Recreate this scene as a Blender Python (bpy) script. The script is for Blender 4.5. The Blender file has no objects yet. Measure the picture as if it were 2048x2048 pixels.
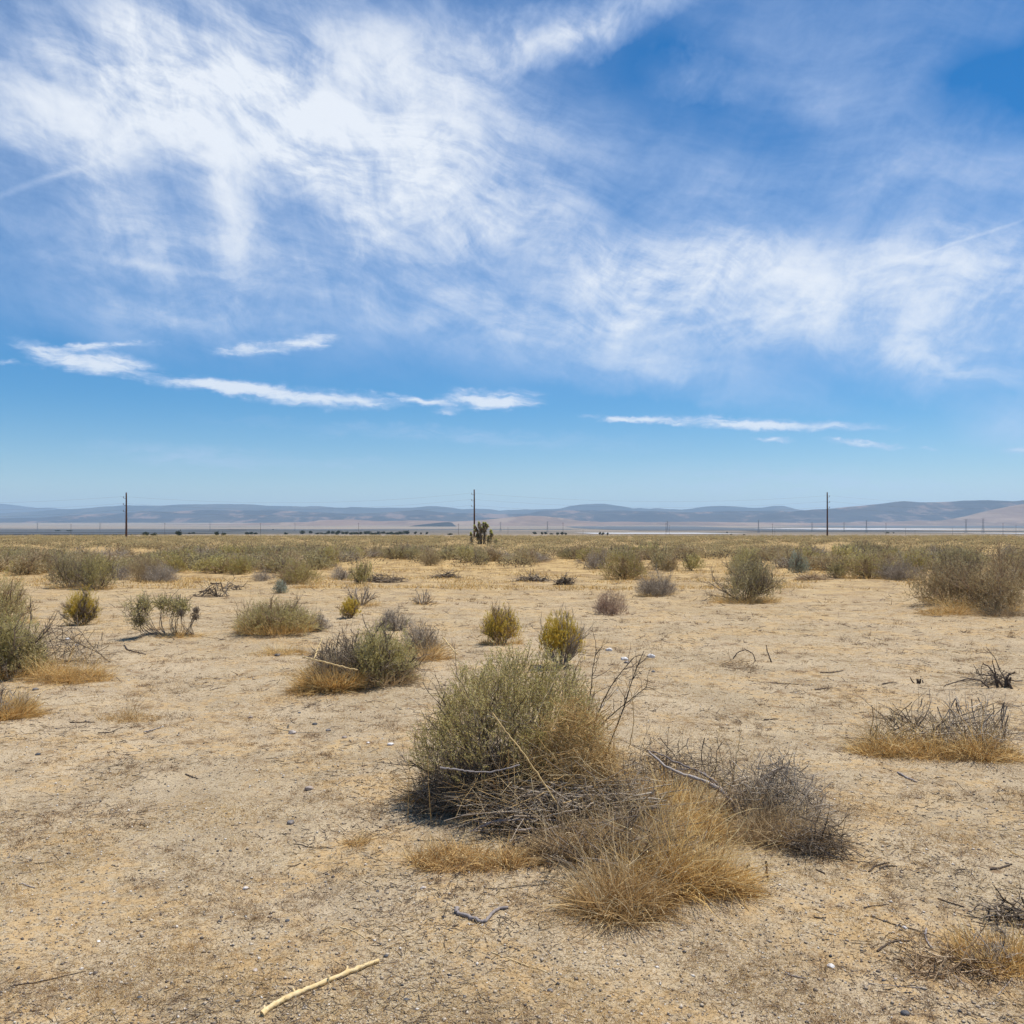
import bpy, math, random
import numpy as np
PI = math.pi
rng = np.random.default_rng(7)
random.seed(7)
sc = bpy.context.scene
COL = sc.collection
F, HZ, EYE = 1800.0, 1052.0, 1.65      # focal length and horizon row in the photograph's pixels, eye height

# ------------------------------------------------------------------ numpy noise
def _hash(ix, iy, seed):
    h = (ix.astype(np.int64)*374761393 + iy.astype(np.int64)*668265263 + seed*1442695041) & 0x7fffffff
    h = ((h ^ (h >> 13))*1274126177) & 0x7fffffff
    return ((h ^ (h >> 16)) & 0xffff)/65535.0*2*PI
def perlin(x, y, seed=0):
    x = np.asarray(x, float); y = np.asarray(y, float)
    ix = np.floor(x); iy = np.floor(y); fx = x-ix; fy = y-iy
    u = fx*fx*fx*(fx*(fx*6-15)+10); v = fy*fy*fy*(fy*(fy*6-15)+10)
    def g(a, b):
        t = _hash(ix+a, iy+b, seed); return np.cos(t)*(fx-a)+np.sin(t)*(fy-b)
    return ((g(0,0)*(1-u)+g(1,0)*u)*(1-v)+(g(0,1)*(1-u)+g(1,1)*u)*v)*1.5
def fbm(x, y, octv=4, seed=0, gain=.5):
    s = 0; a = 1; f = 1
    for k in range(octv):
        s = s+a*perlin(x*f, y*f, seed+k*17); a *= gain; f *= 2.03
    return s
def sstep(a, b, x):
    t = np.clip((x-a)/(b-a), 0, 1); return t*t*(3-2*t)

# ------------------------------------------------------------------ terrain
TY = np.array([-60000,-200, 0, 15, 240, 300, 360, 420, 600, 800, 1600, 3000, 5000, 8000, 12000, 16000, 60000.])
TZ = np.array([0, 0, 0, 0, -1.64, -2.08, -2.52, -3.25, -5.45, -7.6, -14.5, -20, -22, -22, 8, 60, 200.])
def y_of(row):
    a = np.geomspace(700, 15000, 3000); return float(np.interp(-(row-1052.0)/1800.0, -(1.65-np.interp(a, TY, TZ))/a, a))
def base_z(Y): return np.interp(Y, TY, TZ)
HUM = []     # hummocks under the larger plants: x, y, r, h
def gz(x, y):
    x = np.asarray(x, float); y = np.asarray(y, float)
    d = np.sqrt(x*x+y*y)
    z = base_z(y)
    z = z+fbm(x*.55, y*.55, 3, 3)*.035*sstep(1, 6, d)*(1-sstep(300, 700, d))
    z = z+fbm(x*.09, y*.09, 2, 9)*.10*sstep(12, 40, d)*(1-sstep(200, 330, d))
    near = 1-sstep(14, 26, d)
    z = z+near*(fbm(x*3.1, y*3.1, 3, 21)*.011+fbm(x*17, y*17, 2, 33)*.0032)
    for hx, hy, r, h in HUM:
        z = z+h*np.exp(-((x-hx)**2+(y-hy)**2)/(r*r))
    return z
_Y = np.concatenate([np.linspace(.5, 15, 400), np.linspace(15.1, 360, 900)])
_S = (EYE-base_z(_Y))/_Y
def at(px, py):
    """a pixel of the photograph -> the ground point it shows (near plain)"""
    s = (np.asarray(py, float)-HZ)/F
    Y = np.interp(s, _S[::-1], _Y[::-1])
    X = (np.asarray(px, float)-1024)/F*Y
    return X, Y, gz(X, Y)
def p3(px, py, Y):
    """a pixel at a known distance -> point"""
    return np.array([(px-1024)/F*Y, Y, EYE-(py-HZ)/F*Y])

# ------------------------------------------------------------------ materials
MATS = {}
def nt(m):
    m.use_nodes = True; t = m.node_tree; t.nodes.clear(); return t
def mat(name, cols, rough=.85, trans=0., nscale=0., spec=.15, bump=0.):
    """base colour runs over `cols` by the mesh's own tint attribute (each leaf, twig or stone has its own colour)"""
    if name in MATS: return MATS[name]
    m = bpy.data.materials.new(name); t = nt(m); N = t.nodes; L = t.links
    out = N.new('ShaderNodeOutputMaterial'); b = N.new('ShaderNodeBsdfPrincipled')
    b.inputs['Roughness'].default_value = rough; b.inputs['Specular IOR Level'].default_value = spec
    a = N.new('ShaderNodeAttribute'); a.attribute_name = 'tint'
    r = N.new('ShaderNodeValToRGB'); els = r.color_ramp.elements
    while len(els) < len(cols): els.new(.5)
    for i, c in enumerate(cols):
        els[i].position = i/(len(cols)-1) if len(cols) > 1 else 0; els[i].color = (*c, 1)
    fac = a.outputs['Fac']
    if nscale:
        g = N.new('ShaderNodeTexNoise'); g.inputs['Scale'].default_value = nscale; g.inputs['Detail'].default_value = 3
        tc = N.new('ShaderNodeTexCoord'); L.new(tc.outputs['Object'], g.inputs['Vector'])
        ma = N.new('ShaderNodeMath'); ma.operation = 'MULTIPLY_ADD'; ma.inputs[1].default_value = .7
        mb = N.new('ShaderNodeMath'); mb.operation = 'ADD'; mb.inputs[1].default_value = -.35
        L.new(g.outputs['Fac'], ma.inputs[0]); L.new(fac, mb.inputs[0]); L.new(mb.outputs[0], ma.inputs[2]); fac = ma.outputs[0]
        if bump:
            bp = N.new('ShaderNodeBump'); bp.inputs['Strength'].default_value = bump; bp.inputs['Distance'].default_value = .01
            L.new(g.outputs['Fac'], bp.inputs['Height']); L.new(bp.outputs[0], b.inputs['Normal'])
    L.new(fac, r.inputs[0]); L.new(r.outputs[0], b.inputs['Base Color'])
    if trans:
        tr = N.new('ShaderNodeBsdfTranslucent'); L.new(r.outputs[0], tr.inputs['Color'])
        mx = N.new('ShaderNodeMixShader'); mx.inputs[0].default_value = trans
        L.new(b.outputs[0], mx.inputs[1]); L.new(tr.outputs[0], mx.inputs[2]); L.new(mx.outputs[0], out.inputs[0])
    else: L.new(b.outputs[0], out.inputs[0])
    MATS[name] = m; return m
def C(*v): return tuple(v)
M_SAGE = mat('sage_leaf', [C(.32,.25,.10), C(.44,.36,.16), C(.55,.47,.24), C(.68,.59,.37)], trans=.32)
M_GREY = mat('greygreen_leaf', [C(.40,.33,.10), C(.55,.47,.175), C(.67,.58,.26), C(.79,.70,.41)], trans=.48)
M_OLIVE = mat('olive_leaf', [C(.33,.26,.08), C(.46,.38,.12), C(.56,.48,.18), C(.66,.57,.28)], trans=.34)
M_GOLD = mat('gold_leaf', [C(.42,.28,.05), C(.64,.47,.08), C(.76,.59,.12), C(.80,.67,.26)], trans=.5)
M_SILV = mat('silver_leaf', [C(.36,.39,.27), C(.48,.51,.38), C(.60,.62,.50)], trans=.3)
M_TANL = mat('tan_leaf', [C(.31,.23,.11), C(.44,.34,.17), C(.55,.44,.24), C(.66,.55,.34)], trans=.32)
M_TWIG = mat('dark_twig', [C(.07,.05,.035), C(.14,.105,.075), C(.23,.18,.13), C(.38,.31,.24)])
M_GTWIG = mat('grey_twig', [C(.17,.13,.095), C(.30,.24,.18), C(.43,.36,.28), C(.58,.50,.40)])
M_BTWIG = mat('brown_twig', [C(.16,.10,.055), C(.28,.19,.11), C(.42,.30,.18), C(.56,.43,.28)])
M_STRAW = mat('straw', [C(.40,.25,.10), C(.56,.37,.16), C(.68,.50,.25), C(.80,.66,.42)], trans=.25, spec=.25)
M_OSTRAW = mat('orange_straw', [C(.38,.23,.10), C(.58,.37,.14), C(.70,.48,.20), C(.82,.64,.34)], trans=.2, spec=.25)
M_GRASS = mat('dry_grass', [C(.30,.18,.08), C(.60,.385,.14), C(.80,.55,.21), C(.92,.74,.40)], trans=.3, spec=.25)
M_BGRASS = mat('brown_grass', [C(.24,.17,.10), C(.42,.29,.155), C(.56,.41,.22), C(.70,.55,.34)], trans=.25)
M_TUMB = mat('tumble_twig', [C(.30,.19,.13), C(.42,.28,.20), C(.52,.37,.27), C(.62,.47,.35)], trans=.1)
M_WOOD = mat('weathered_wood', [C(.16,.13,.12), C(.30,.26,.24), C(.44,.39,.35)], nscale=40, bump=.5)
M_CHAR = mat('dark_stick', [C(.05,.038,.03), C(.12,.09,.07), C(.22,.17,.13)], nscale=60)
M_PALE = mat('bleached_stalk', [C(.20,.12,.06), C(.48,.32,.14), C(.66,.48,.23), C(.74,.59,.35), C(.42,.32,.20)], nscale=45, rough=.75, spec=.2, bump=.5)
M_GRAV = mat('gravel', [C(.07,.07,.075), C(.17,.14,.12), C(.30,.24,.18), C(.42,.34,.25), C(.48,.39,.28), C(.66,.60,.52)], nscale=0)
M_STONE = mat('stone', [C(.06,.065,.075), C(.17,.16,.155), C(.36,.29,.24), C(.58,.51,.45), C(.85,.83,.80)], nscale=30, bump=.6)
M_POLE = mat('creosote_pole', [C(.045,.028,.022), C(.10,.055,.04), C(.19,.11,.08)], nscale=3)
M_INS = mat('insulator', [C(.12,.13,.15), C(.2,.2,.22)], rough=.4)
M_WIRE = mat('wire', [C(.12,.12,.13), C(.2,.2,.2)], rough=.5)
M_STEEL = mat('galvanised_steel', [C(.20,.21,.22), C(.30,.31,.32)], rough=.5)
M_JT = mat('joshua_trunk', [C(.10,.075,.05), C(.17,.13,.085), C(.25,.19,.13)])
M_JL = mat('joshua_blade', [C(.22,.24,.06), C(.46,.47,.13), C(.68,.66,.26)], rough=.5, spec=.4, trans=.25)
M_JD = mat('joshua_dead_blade', [C(.22,.17,.10), C(.32,.25,.15), C(.42,.34,.21)])
M_TREE = mat('far_tree_leaf', [C(.028,.04,.018), C(.05,.065,.03), C(.08,.09,.045)])
M_TRUNK = mat('far_trunk', [C(.06,.045,.035), C(.10,.08,.06)])
M_PANEL = mat('dark_panel', [C(.04,.045,.06), C(.07,.075,.09)], rough=.5)

# ------------------------------------------------------------------ mesh building
class Geo:
    def __init__(s): s.v=[]; s.q=[]; s.t=[]; s.c=[]; s.n=0
    def add(s, v, quads=None, tris=None, tint=.5):
        v = np.asarray(v, np.float32).reshape(-1, 3)
        c = np.broadcast_to(np.asarray(tint, np.float32), (len(v),)) if np.ndim(tint) == 0 else np.asarray(tint, np.float32).reshape(-1)
        if quads is not None and len(quads): s.q.append(np.asarray(quads, np.int64)+s.n)
        if tris is not None and len(tris): s.t.append(np.asarray(tris, np.int64)+s.n)
        s.v.append(v); s.c.append(c); s.n += len(v); return s
    def mesh(s, name, material, smooth=False):
        v = np.concatenate(s.v); c = np.concatenate(s.c)
        q = np.concatenate(s.q) if s.q else np.zeros((0,4), np.int64)
        t = np.concatenate(s.t) if s.t else np.zeros((0,3), np.int64)
        me = bpy.data.meshes.new(name)
        me.vertices.add(len(v)); me.vertices.foreach_set('co', v.astype(np.float32).ravel())
        nl = q.size+t.size; me.loops.add(nl)
        me.loops.foreach_set('vertex_index', np.concatenate([q.ravel(), t.ravel()]).astype(np.int32))
        me.polygons.add(len(q)+len(t))
        ls = np.concatenate([np.arange(len(q))*4, q.size+np.arange(len(t))*3]).astype(np.int32)
        me.polygons.foreach_set('loop_start', ls)
        if smooth: me.polygons.foreach_set('use_smooth', np.ones(len(ls), bool))
        a = me.attributes.new('tint', 'FLOAT', 'POINT'); a.data.foreach_set('value', np.clip(c, 0, 1).astype(np.float32))
        me.update(calc_edges=True)
        me.materials.append(material); return me
def link(name, me, parent=None, loc=(0,0,0)):
    o = bpy.data.objects.new(name, me); COL.objects.link(o); o.location = [float(q) for q in loc]
    if parent is not None: o.parent = parent
    return o
def tag(o, label=None, cat=None, group=None, kind=None):
    if label: o['label'] = label
    if cat: o['category'] = cat
    if group: o['group'] = group
    if kind: o['kind'] = kind
    return o
def empty(name, loc, rz=0, scale=None):
    o = bpy.data.objects.new(name, None); COL.objects.link(o); o.location = [float(q) for q in loc]; o.rotation_euler = (0, 0, rz)
    o.empty_display_size = .1
    if scale is not None: o.scale = [float(q) for q in scale]
    return o
def norm(a): return a/np.maximum(np.linalg.norm(a, axis=-1, keepdims=True), 1e-9)
def tubes(G, P, R, sides=3, tint=.5, cap=False):
    """P (n,k,3) paths, R (n,k) radii"""
    n, k, _ = P.shape
    if n == 0: return
    R = np.broadcast_to(R, (n, k))
    T = np.empty_like(P); T[:,1:-1] = P[:,2:]-P[:,:-2]; T[:,0] = P[:,1]-P[:,0]; T[:,-1] = P[:,-1]-P[:,-2]
    T = norm(T)
    ref = np.where(np.abs(T[:,:1,2:3]) > .9, np.array([1.,0,0]), np.array([0,0,1.]))
    A = norm(np.cross(T, np.broadcast_to(ref, T.shape))); B = np.cross(T, A)
    an = np.arange(sides)/sides*2*PI
    V = P[:,:,None,:]+R[:,:,None,None]*(A[:,:,None,:]*np.cos(an)[None,None,:,None]+B[:,:,None,:]*np.sin(an)[None,None,:,None])
    idx = np.arange(n*k*sides).reshape(n, k, sides)
    nx = np.roll(idx, -1, axis=2)
    Q = np.stack([idx[:,:-1], nx[:,:-1], nx[:,1:], idx[:,1:]], -1).reshape(-1, 4)
    tn = np.broadcast_to(np.asarray(tint, float).reshape(-1, 1, 1) if np.ndim(tint) else tint, (n, k, sides)).reshape(-1)
    G.add(V.reshape(-1, 3), quads=Q, tint=tn)
    if cap:
        for e in (0, -1):
            ring = idx[:, e]
            for j in range(1, sides-1):
                pass
            cv = P[:, e]; 
            base = G.n; G.add(cv, tint=.5)
            off = base-n*k*sides if e == 0 else base-n-n*k*sides
            tr = []
            first = base-n*k*sides if e == 0 else base-n-n*k*sides
            for j in range(sides):
                tr.append(np.stack([ring[:, j]+first, ring[:, (j+1) % sides]+first, base+np.arange(n)], -1))
            G.t.append(np.concatenate(tr))
def blades(G, P, W, tint, flat=False):
    """ribbons: P (n,k,3), W (n,) base width, tapering to a point"""
    n, k, _ = P.shape
    D = P[:, -1]-P[:, 0]
    S = np.cross(D, np.random.default_rng(n).normal(size=(n, 3))); S = norm(S)
    w = (np.linspace(1, .12, k)[None, :, None])*W[:, None, None]*.5
    V = np.stack([P-S[:, None]*w, P+S[:, None]*w], 2)
    idx = np.arange(n*k*2).reshape(n, k, 2)
    Q = np.stack([idx[:, :-1, 0], idx[:, :-1, 1], idx[:, 1:, 1], idx[:, 1:, 0]], -1).reshape(-1, 4)
    G.add(V.reshape(-1, 3), quads=Q, tint=np.broadcast_to(tint[:, None, None], (n, k, 2)).reshape(-1))
def leaves(G, P, D, Ln, W, tint):
    """diamond leaves: P base (n,3), D dir"""
    n = len(P); D = norm(D); S = norm(np.cross(D, np.random.default_rng(n+5).normal(size=(n, 3))))
    Ln = np.broadcast_to(Ln, (n,))[:, None]; W = np.broadcast_to(W, (n,))[:, None]
    V = np.stack([P, P+D*Ln*.5-S*W*.5, P+D*Ln, P+D*Ln*.5+S*W*.5], 1)
    G.add(V.reshape(-1, 3), quads=np.arange(n*4).reshape(n, 4), tint=np.repeat(tint, 4))
def grow(r, P0, D0, L, K=5, wob=.15, up=0.):
    n = len(P0); P = np.empty((n, K, 3)); P[:, 0] = P0; d = norm(D0); p = P0.copy(); st = (np.broadcast_to(L, (n,))/(K-1))[:, None]
    for i in range(1, K):
        d = norm(d+r.normal(size=(n, 3))*wob+np.array([0, 0, up])); p = p+d*st; P[:, i] = p
    return P
def along(r, P, m, t0=.2, t1=1.):
    n, k, _ = P.shape; i = r.integers(0, n, m); t = (t0+(t1-t0)*r.random(m))*(k-1)
    a = np.minimum(t.astype(int), k-2); f = (t-a)[:, None]
    p = P[i, a]*(1-f)+P[i, a+1]*f; d = norm(P[i, a+1]-P[i, a]); return p, d, i, t/(k-1)

def shrub_geo(seed, R=.6, H=.6, n0=22, n1=130, n2=500, nl=5000, leaf=(.012, .004), tw=(.005, .0025, .0014), tilt=(.15, 1.35),
              lump=.35, leaf_lo=.25, up=.03, wob=.18, ltint=(.5, .22), broom=0., grass=0, gl=.22, shoots=0, mounds=6, crown_lo=.25, sl=.2, stw=.0015):
    """woody stems, foliage and (optionally) a skirt of dry grass of one shrub, base at the origin"""
    r = np.random.default_rng(seed)
    SG, LG, GG = Geo(), Geo(), Geo()
    az = r.random(n0)*2*PI; po = tilt[0]+(tilt[1]-tilt[0])*r.random(n0)**.75
    D = np.stack([np.sin(po)*np.cos(az), np.sin(po)*np.sin(az), np.cos(po)], -1)
    ell = 1/np.sqrt((np.sin(po)/R)**2+(np.cos(po)/H)**2)
    lm = 1+lump*perlin(az*1.3+seed, po*2.2, seed)
    L0 = ell*lm*(.72+.2*r.random(n0))
    P0 = np.stack([np.cos(az), np.sin(az), az*0], -1)*(R*.12*r.random((n0, 1)))
    D0 = norm(D*np.array([1, 1, .8 if not broom else 1.15]))
    S0 = grow(r, P0-[0, 0, .02], D0, L0, 7, wob*.55, up*1.2)
    tubes(SG, S0, np.linspace(tw[0], tw[0]*.45, 7)[None]*(.6+.8*r.random((n0, 1))), 4, r.random(n0)*.8)
    p, d, i, t = along(r, S0, n1, .22, 1.)
    d1 = norm(d+r.normal(size=(n1, 3))*(.55-.3*broom)+[0, 0, .25*broom])
    S1 = grow(r, p, d1, L0[i]*(.25+.28*r.random(n1)), 6, wob, up)
    tubes(SG, S1, np.linspace(tw[1], tw[1]*.5, 6)[None]*(.7+.6*r.random((n1, 1))), 3, r.random(n1))
    p, d, i, t = along(r, S1, n2, .15, 1.)
    d2 = norm(d+r.normal(size=(n2, 3))*(.65-.4*broom)+[0, 0, .2+.3*broom])
    S2 = grow(r, p, d2, R*(.12+.16*r.random(n2)), 5, wob, up*1.5)
    S2[..., 2] = np.maximum(S2[..., 2], .005)
    tubes(SG, S2, np.linspace(tw[2], tw[2]*.5, 5)[None]*np.ones((n2, 1)), 3, r.random(n2))
    if nl and not shoots:
        p, d, i, t = along(r, S2, nl, leaf_lo, 1.05)
        hh = p[:, 2]/H+.12*r.normal(size=nl)+.35*perlin(p[:,0]/R*2+seed, p[:,1]/R*2, seed+4)   # leafless lower branches
        k = hh > leaf_lo; p, d, i = p[k], d[k], i[k]; m = len(p)
        ld = norm(d*(.6+broom)+r.normal(size=(m, 3))*.6+[0, 0, .25])
        tn = ltint[0]+ltint[1]*r.normal(size=m)+.3*perlin(p[:,0]*5, p[:,1]*5+p[:,2]*4, seed+8)
        leaves(LG, p+r.normal(size=(m, 3))*.004, ld, leaf[0]*(.6+.8*r.random(m)), leaf[1]*(.7+.6*r.random(m)), tn)
    if shoots:
        if broom: cen = np.array([[0, 0], [.36, .12], [-.30, -.25], [-.25, .33]]); cr = np.array([.72, .55, .60, .5])*(.92+.16*r.random(4)); ch = np.array([1., .84, .90, .78])*(.94+.1*r.random(4))
        else:
            ca = r.random(mounds)*2*PI; cq = .3+.38*r.random(mounds); cen = np.stack([np.cos(ca)*cq, np.sin(ca)*cq], -1); cen[0] = 0
            cr = .40+.24*r.random(mounds); cr[0] = .68; ch = .55+.42*r.random(mounds); ch[0] = .92
        j = r.choice(len(cr), shoots, p=cr**2/np.sum(cr**2)); u = r.normal(size=(shoots, 3)); u[:, 2] = np.abs(u[:, 2]); u = norm(u)
        rad_ = (.30+.70*r.random(shoots)**.55)*(1+.10*r.normal(size=shoots))
        q3 = u*rad_[:, None]; P0 = np.stack([(cen[j, 0]+q3[:, 0]*cr[j])*R, (cen[j, 1]+q3[:, 1]*cr[j])*R, q3[:, 2]*ch[j]*H*.93], -1)
        k = P0[:, 2] > H*(crown_lo*.7*ch[j]+.10*r.normal(size=shoots)); lowk = ~k
        if nl == 0: k[:] = True; P0[:, 2] = np.maximum(P0[:, 2], .01)
        PA, ua = P0[k], u[k]; m = len(PA)
        SS = grow(r, PA-ua*[R*sl*.35, R*sl*.35, H*sl*.3], norm(ua*[.55-.3*broom, .55-.3*broom, .5]+[0, 0, .45+.5*broom]+r.normal(size=(m, 3))*(.38-.2*broom)), R*sl*(.5+.9*r.random(m)), 5, wob*.8, .04)
        SS[..., 2] = np.maximum(SS[..., 2], .003)
        tubes(SG if nl == 0 or not broom else LG, SS, np.linspace(stw, stw*.5, 5)[None]*np.ones((m, 1)), 3, np.clip(.55+.25*r.normal(size=m), 0, 1))
        if nl:
            p, d, i, t = along(r, SS, nl, .05, 1.05); m = len(p)
            tn = ltint[0]+ltint[1]*r.normal(size=m)+.35*perlin(p[:, 0]/R*3+seed, p[:, 1]/R*3+p[:, 2]*3, seed+8)+.12*r.normal(size=len(SS))[i]
            leaves(LG, p, norm(d*(.7+broom)+r.normal(size=(m, 3))*.6+[0, 0, .15]), leaf[0]*(.6+.8*r.random(m)), leaf[1]*(.7+.6*r.random(m)), tn)
    if grass:
        a = r.random(grass)*2*PI; rr = R*(.25+.62*r.random(grass)**.6)
        P0 = np.stack([np.cos(a)*rr, np.sin(a)*rr, a*0-.01], -1)
        Dg = norm(np.stack([np.cos(a)*.5, np.sin(a)*.5, .8+a*0], -1)+r.normal(size=(grass, 3))*.35)
        Dg[:, 2] = np.abs(Dg[:, 2])
        B = grow(r, P0, Dg, gl*(.4+.8*r.random(grass)), 4, .12, -.12)
        blades(GG, B, .004+.003*r.random(grass), .5+.25*r.normal(size=grass))
    return SG, LG, GG

def shrub_meshes(seed, stem_m, leaf_m, grass_m=M_GRASS, **k):
    S, L, G = shrub_geo(seed, **k); out = [('stems', S.mesh('stems', stem_m))]
    if L.n: out.append(('foliage', L.mesh('foliage', leaf_m)))
    if G.n: out.append(('dry_skirt', G.mesh('dry_skirt', grass_m)))
    return out
def place(name, parts, loc, rz=0, scale=(1,1,1), label=None, cat=None, group=None):
    e = empty(name, loc, rz, scale)
    for n_, me in parts: link(n_, me, e)
    tag(e, label, cat, group); return e

# ------------------------------------------------------------------ hummocks under plants (px list, then converted)
for px, py, r_, h_ in [(1000,1600,.75,.05), (1150,1700,.6,.04), (1330,1740,.6,.05), (1560,1650,.5,.04), (730,1375,.9,.07), (560,1262,.9,.08),
                       (30,1330,.9,.06), (130,1350,.6,.04), (1500,1190,1.3,.12), (1960,1225,1.6,.16), (1750,1150,1.8,.15), (155,1165,1.2,.10),
                       (1890,1510,.6,.04), (300,1150,1.4,.12), (330,1270,.6,.05), (590,1165,1.2,.10)]:
    s = (py-HZ)/F; Y = float(np.interp(s, _S[::-1], _Y[::-1])); HUM.append(((px-1024)/F*Y, Y, r_, h_))

# ------------------------------------------------------------------ ground sheet
def build_ground():
    f1 = np.radians(np.arange(-37, 37.001, .125)); f2 = np.radians(np.arange(39, 321.1, 2.0))
    th = np.concatenate([f1, f2])
    rr = [np.linspace(.5, 1.7, 8)]
    v = 1.75; l = []
    while v < 40: l.append(v); v *= 1.0055
    while v < 400: l.append(v); v *= 1.02
    while v < 50000: l.append(v); v *= 1.035
    rr = np.concatenate([rr[0], l]); n, m = len(rr), len(th)
    Rg, Tg = np.meshgrid(rr, th, indexing='ij')
    X = Rg*np.sin(Tg); Y = Rg*np.cos(Tg); Z = gz(X, Y)
    V = np.stack([X, Y, Z], -1).reshape(-1, 3)
    idx = np.arange(n*m).reshape(n, m); nx = np.roll(idx, -1, 1)
    Q = np.stack([idx[:-1], idx[1:], nx[1:], nx[:-1]], -1).reshape(-1, 4)[:, ::-1]
    V = np.concatenate([V, [[0, 0, 0]]]); c = n*m
    T = np.stack([idx[0], nx[0], np.full(m, c)], -1)
    G = Geo(); G.add(V, quads=Q[:, ::-1] if False else Q, tris=T)
    return G
m = bpy.data.materials.new('desert_ground'); t = nt(m); N = t.nodes; L = t.links
def node(N, typ, **k):
    n = N.new(typ)
    for a, b in k.items(): setattr(n, a, b)
    return n
def mathn(N, L, op, a, b=None, c=None, clamp=False):
    n = N.new('ShaderNodeMath'); n.operation = op; n.use_clamp = clamp
    for i, v in enumerate((a, b, c)):
        if v is None: continue
        if isinstance(v, (int, float)): n.inputs[i].default_value = v
        else: L.new(v, n.inputs[i])
    return n.outputs[0]
def noise(N, L, vec, scale, detail=3, rough=.5, dist=0., scl3=None):
    if scl3 is not None:
        mp = N.new('ShaderNodeMapping'); mp.inputs['Scale'].default_value = scl3; L.new(vec, mp.inputs[0]); vec = mp.outputs[0]
    n = N.new('ShaderNodeTexNoise'); n.inputs['Scale'].default_value = scale; n.inputs['Detail'].default_value = detail
    n.inputs['Roughness'].default_value = rough; n.inputs['Distortion'].default_value = dist
    L.new(vec, n.inputs['Vector']); return n.outputs['Fac']
def smooth(N, L, v, a, b):
    n = N.new('ShaderNodeMapRange'); n.interpolation_type = 'SMOOTHSTEP'
    L.new(v, n.inputs[0]); n.inputs[1].default_value = a; n.inputs[2].default_value = b; return n.outputs[0]
def mixc(N, L, f, a, b, blend='MIX'):
    n = N.new('ShaderNodeMix'); n.data_type = 'RGBA'; n.blend_type = blend
    for s, v in ((0, f), (6, a), (7, b)):
        if isinstance(v, (int, float)): n.inputs[s].default_value = v
        elif isinstance(v, tuple): n.inputs[s].default_value = (*v, 1)
        else: L.new(v, n.inputs[s])
    return n.outputs[2]
def build_ground_mat():
    out = N.new('ShaderNodeOutputMaterial'); b = N.new('ShaderNodeBsdfPrincipled')
    b.inputs['Roughness'].default_value = .95; b.inputs['Specular IOR Level'].default_value = .05
    tc = N.new('ShaderNodeTexCoord'); P = tc.outputs['Object']
    sep = N.new('ShaderNodeSeparateXYZ'); L.new(P, sep.inputs[0])
    big = noise(N, L, P, .35, 3, .6); med = noise(N, L, P, 1.7, 5, .65, .3); fine = noise(N, L, P, 14, 4, .7)
    grit = noise(N, L, P, 260, 2, .6); grain = noise(N, L, P, 90, 3, .7)
    sand = mixc(N, L, smooth(N, L, med, .35, .66), (.32,.245,.145), (.455,.355,.215))
    sand = mixc(N, L, smooth(N, L, big, .4, .62), sand, mixc(N, L, .5, sand, (.48,.37,.235)))
    # grains: light and dark sand grains
    sand = mixc(N, L, smooth(N, L, grit, .52, .68), sand, (.62,.53,.42))
    sand = mixc(N, L, smooth(N, L, grain, .50, .36), sand, (.20,.15,.10))
    # dry litter matted into the sand: orange tan patches, brown crumbs and dark flecks
    lm = mathn(N, L, 'MULTIPLY', smooth(N, L, noise(N, L, P, .9, 5, .72, .5), .47, .60), smooth(N, L, fine, .38, .58))
    col = mixc(N, L, mathn(N, L, 'MULTIPLY', lm, .75), sand, mixc(N, L, grain, (.42,.27,.12), (.54,.38,.19)))
    pb = smooth(N, L, noise(N, L, P, 1.6, 4, .7, .3), .42, .60)
    br = mathn(N, L, 'MULTIPLY', pb, smooth(N, L, noise(N, L, P, 30, 4, .75), .52, .63))
    col = mixc(N, L, mathn(N, L, 'MULTIPLY', br, .6), col, (.165,.095,.05))
    fl = smooth(N, L, noise(N, L, P, 9, 5, .8, .4), .57, .66)
    col = mixc(N, L, mathn(N, L, 'MULTIPLY', mathn(N, L, 'MULTIPLY', fl, mathn(N, L, 'MULTIPLY_ADD', pb, .7, .35)), .9), col, (.21,.135,.075))
    fl2 = smooth(N, L, noise(N, L, P, 62, 3, .7), .63, .70)
    col = mixc(N, L, mathn(N, L, 'MULTIPLY', fl2, .7), col, (.11,.075,.05))
    f3 = smooth(N, L, noise(N, L, P, 4.2, 9, .78, .5), .53, .62)
    col = mixc(N, L, mathn(N, L, 'MULTIPLY', mathn(N, L, 'MULTIPLY', f3, smooth(N, L, sep.outputs[1], 3.5, 8)), .8), col, (.20,.125,.065))
    # further out the plain is carpeted with dry annual grass
    far = smooth(N, L, sep.outputs[1], 6, 45)
    fn = noise(N, L, P, 1.3, 7, .75)
    gold = mixc(N, L, smooth(N, L, fn, .42, .57), (.235,.145,.06), (.50,.345,.15))
    col = mixc(N, L, mathn(N, L, 'MULTIPLY', far, .86), col, gold)
    # valley floor far below: pale playa, dark scrub flats and dry fields in long bands
    vb = noise(N, L, P, 1., 5, .6, .2, (.00045, .0028, 1)); vb2 = noise(N, L, P, 1., 4, .6, .0, (.0016, .009, 1))
    pale = mixc(N, L, smooth(N, L, vb2, .42, .6), (.36,.27,.18), (.27,.215,.16))
    val = mixc(N, L, smooth(N, L, vb, .50, .56), pale, (.09,.085,.075))
    lx = smooth(N, L, sep.outputs[0], 300, -900)
    nearv = mathn(N, L, 'MULTIPLY', smooth(N, L, sep.outputs[1], 1700, 2100), smooth(N, L, sep.outputs[1], 7500, 6000))
    val = mixc(N, L, mathn(N, L, 'MULTIPLY', mathn(N, L, 'MULTIPLY', nearv, lx), smooth(N, L, vb2, .30, .42)), val, (.085,.085,.08))
    col = mixc(N, L, smooth(N, L, sep.outputs[1], 500, 1100), col, val)
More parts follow.
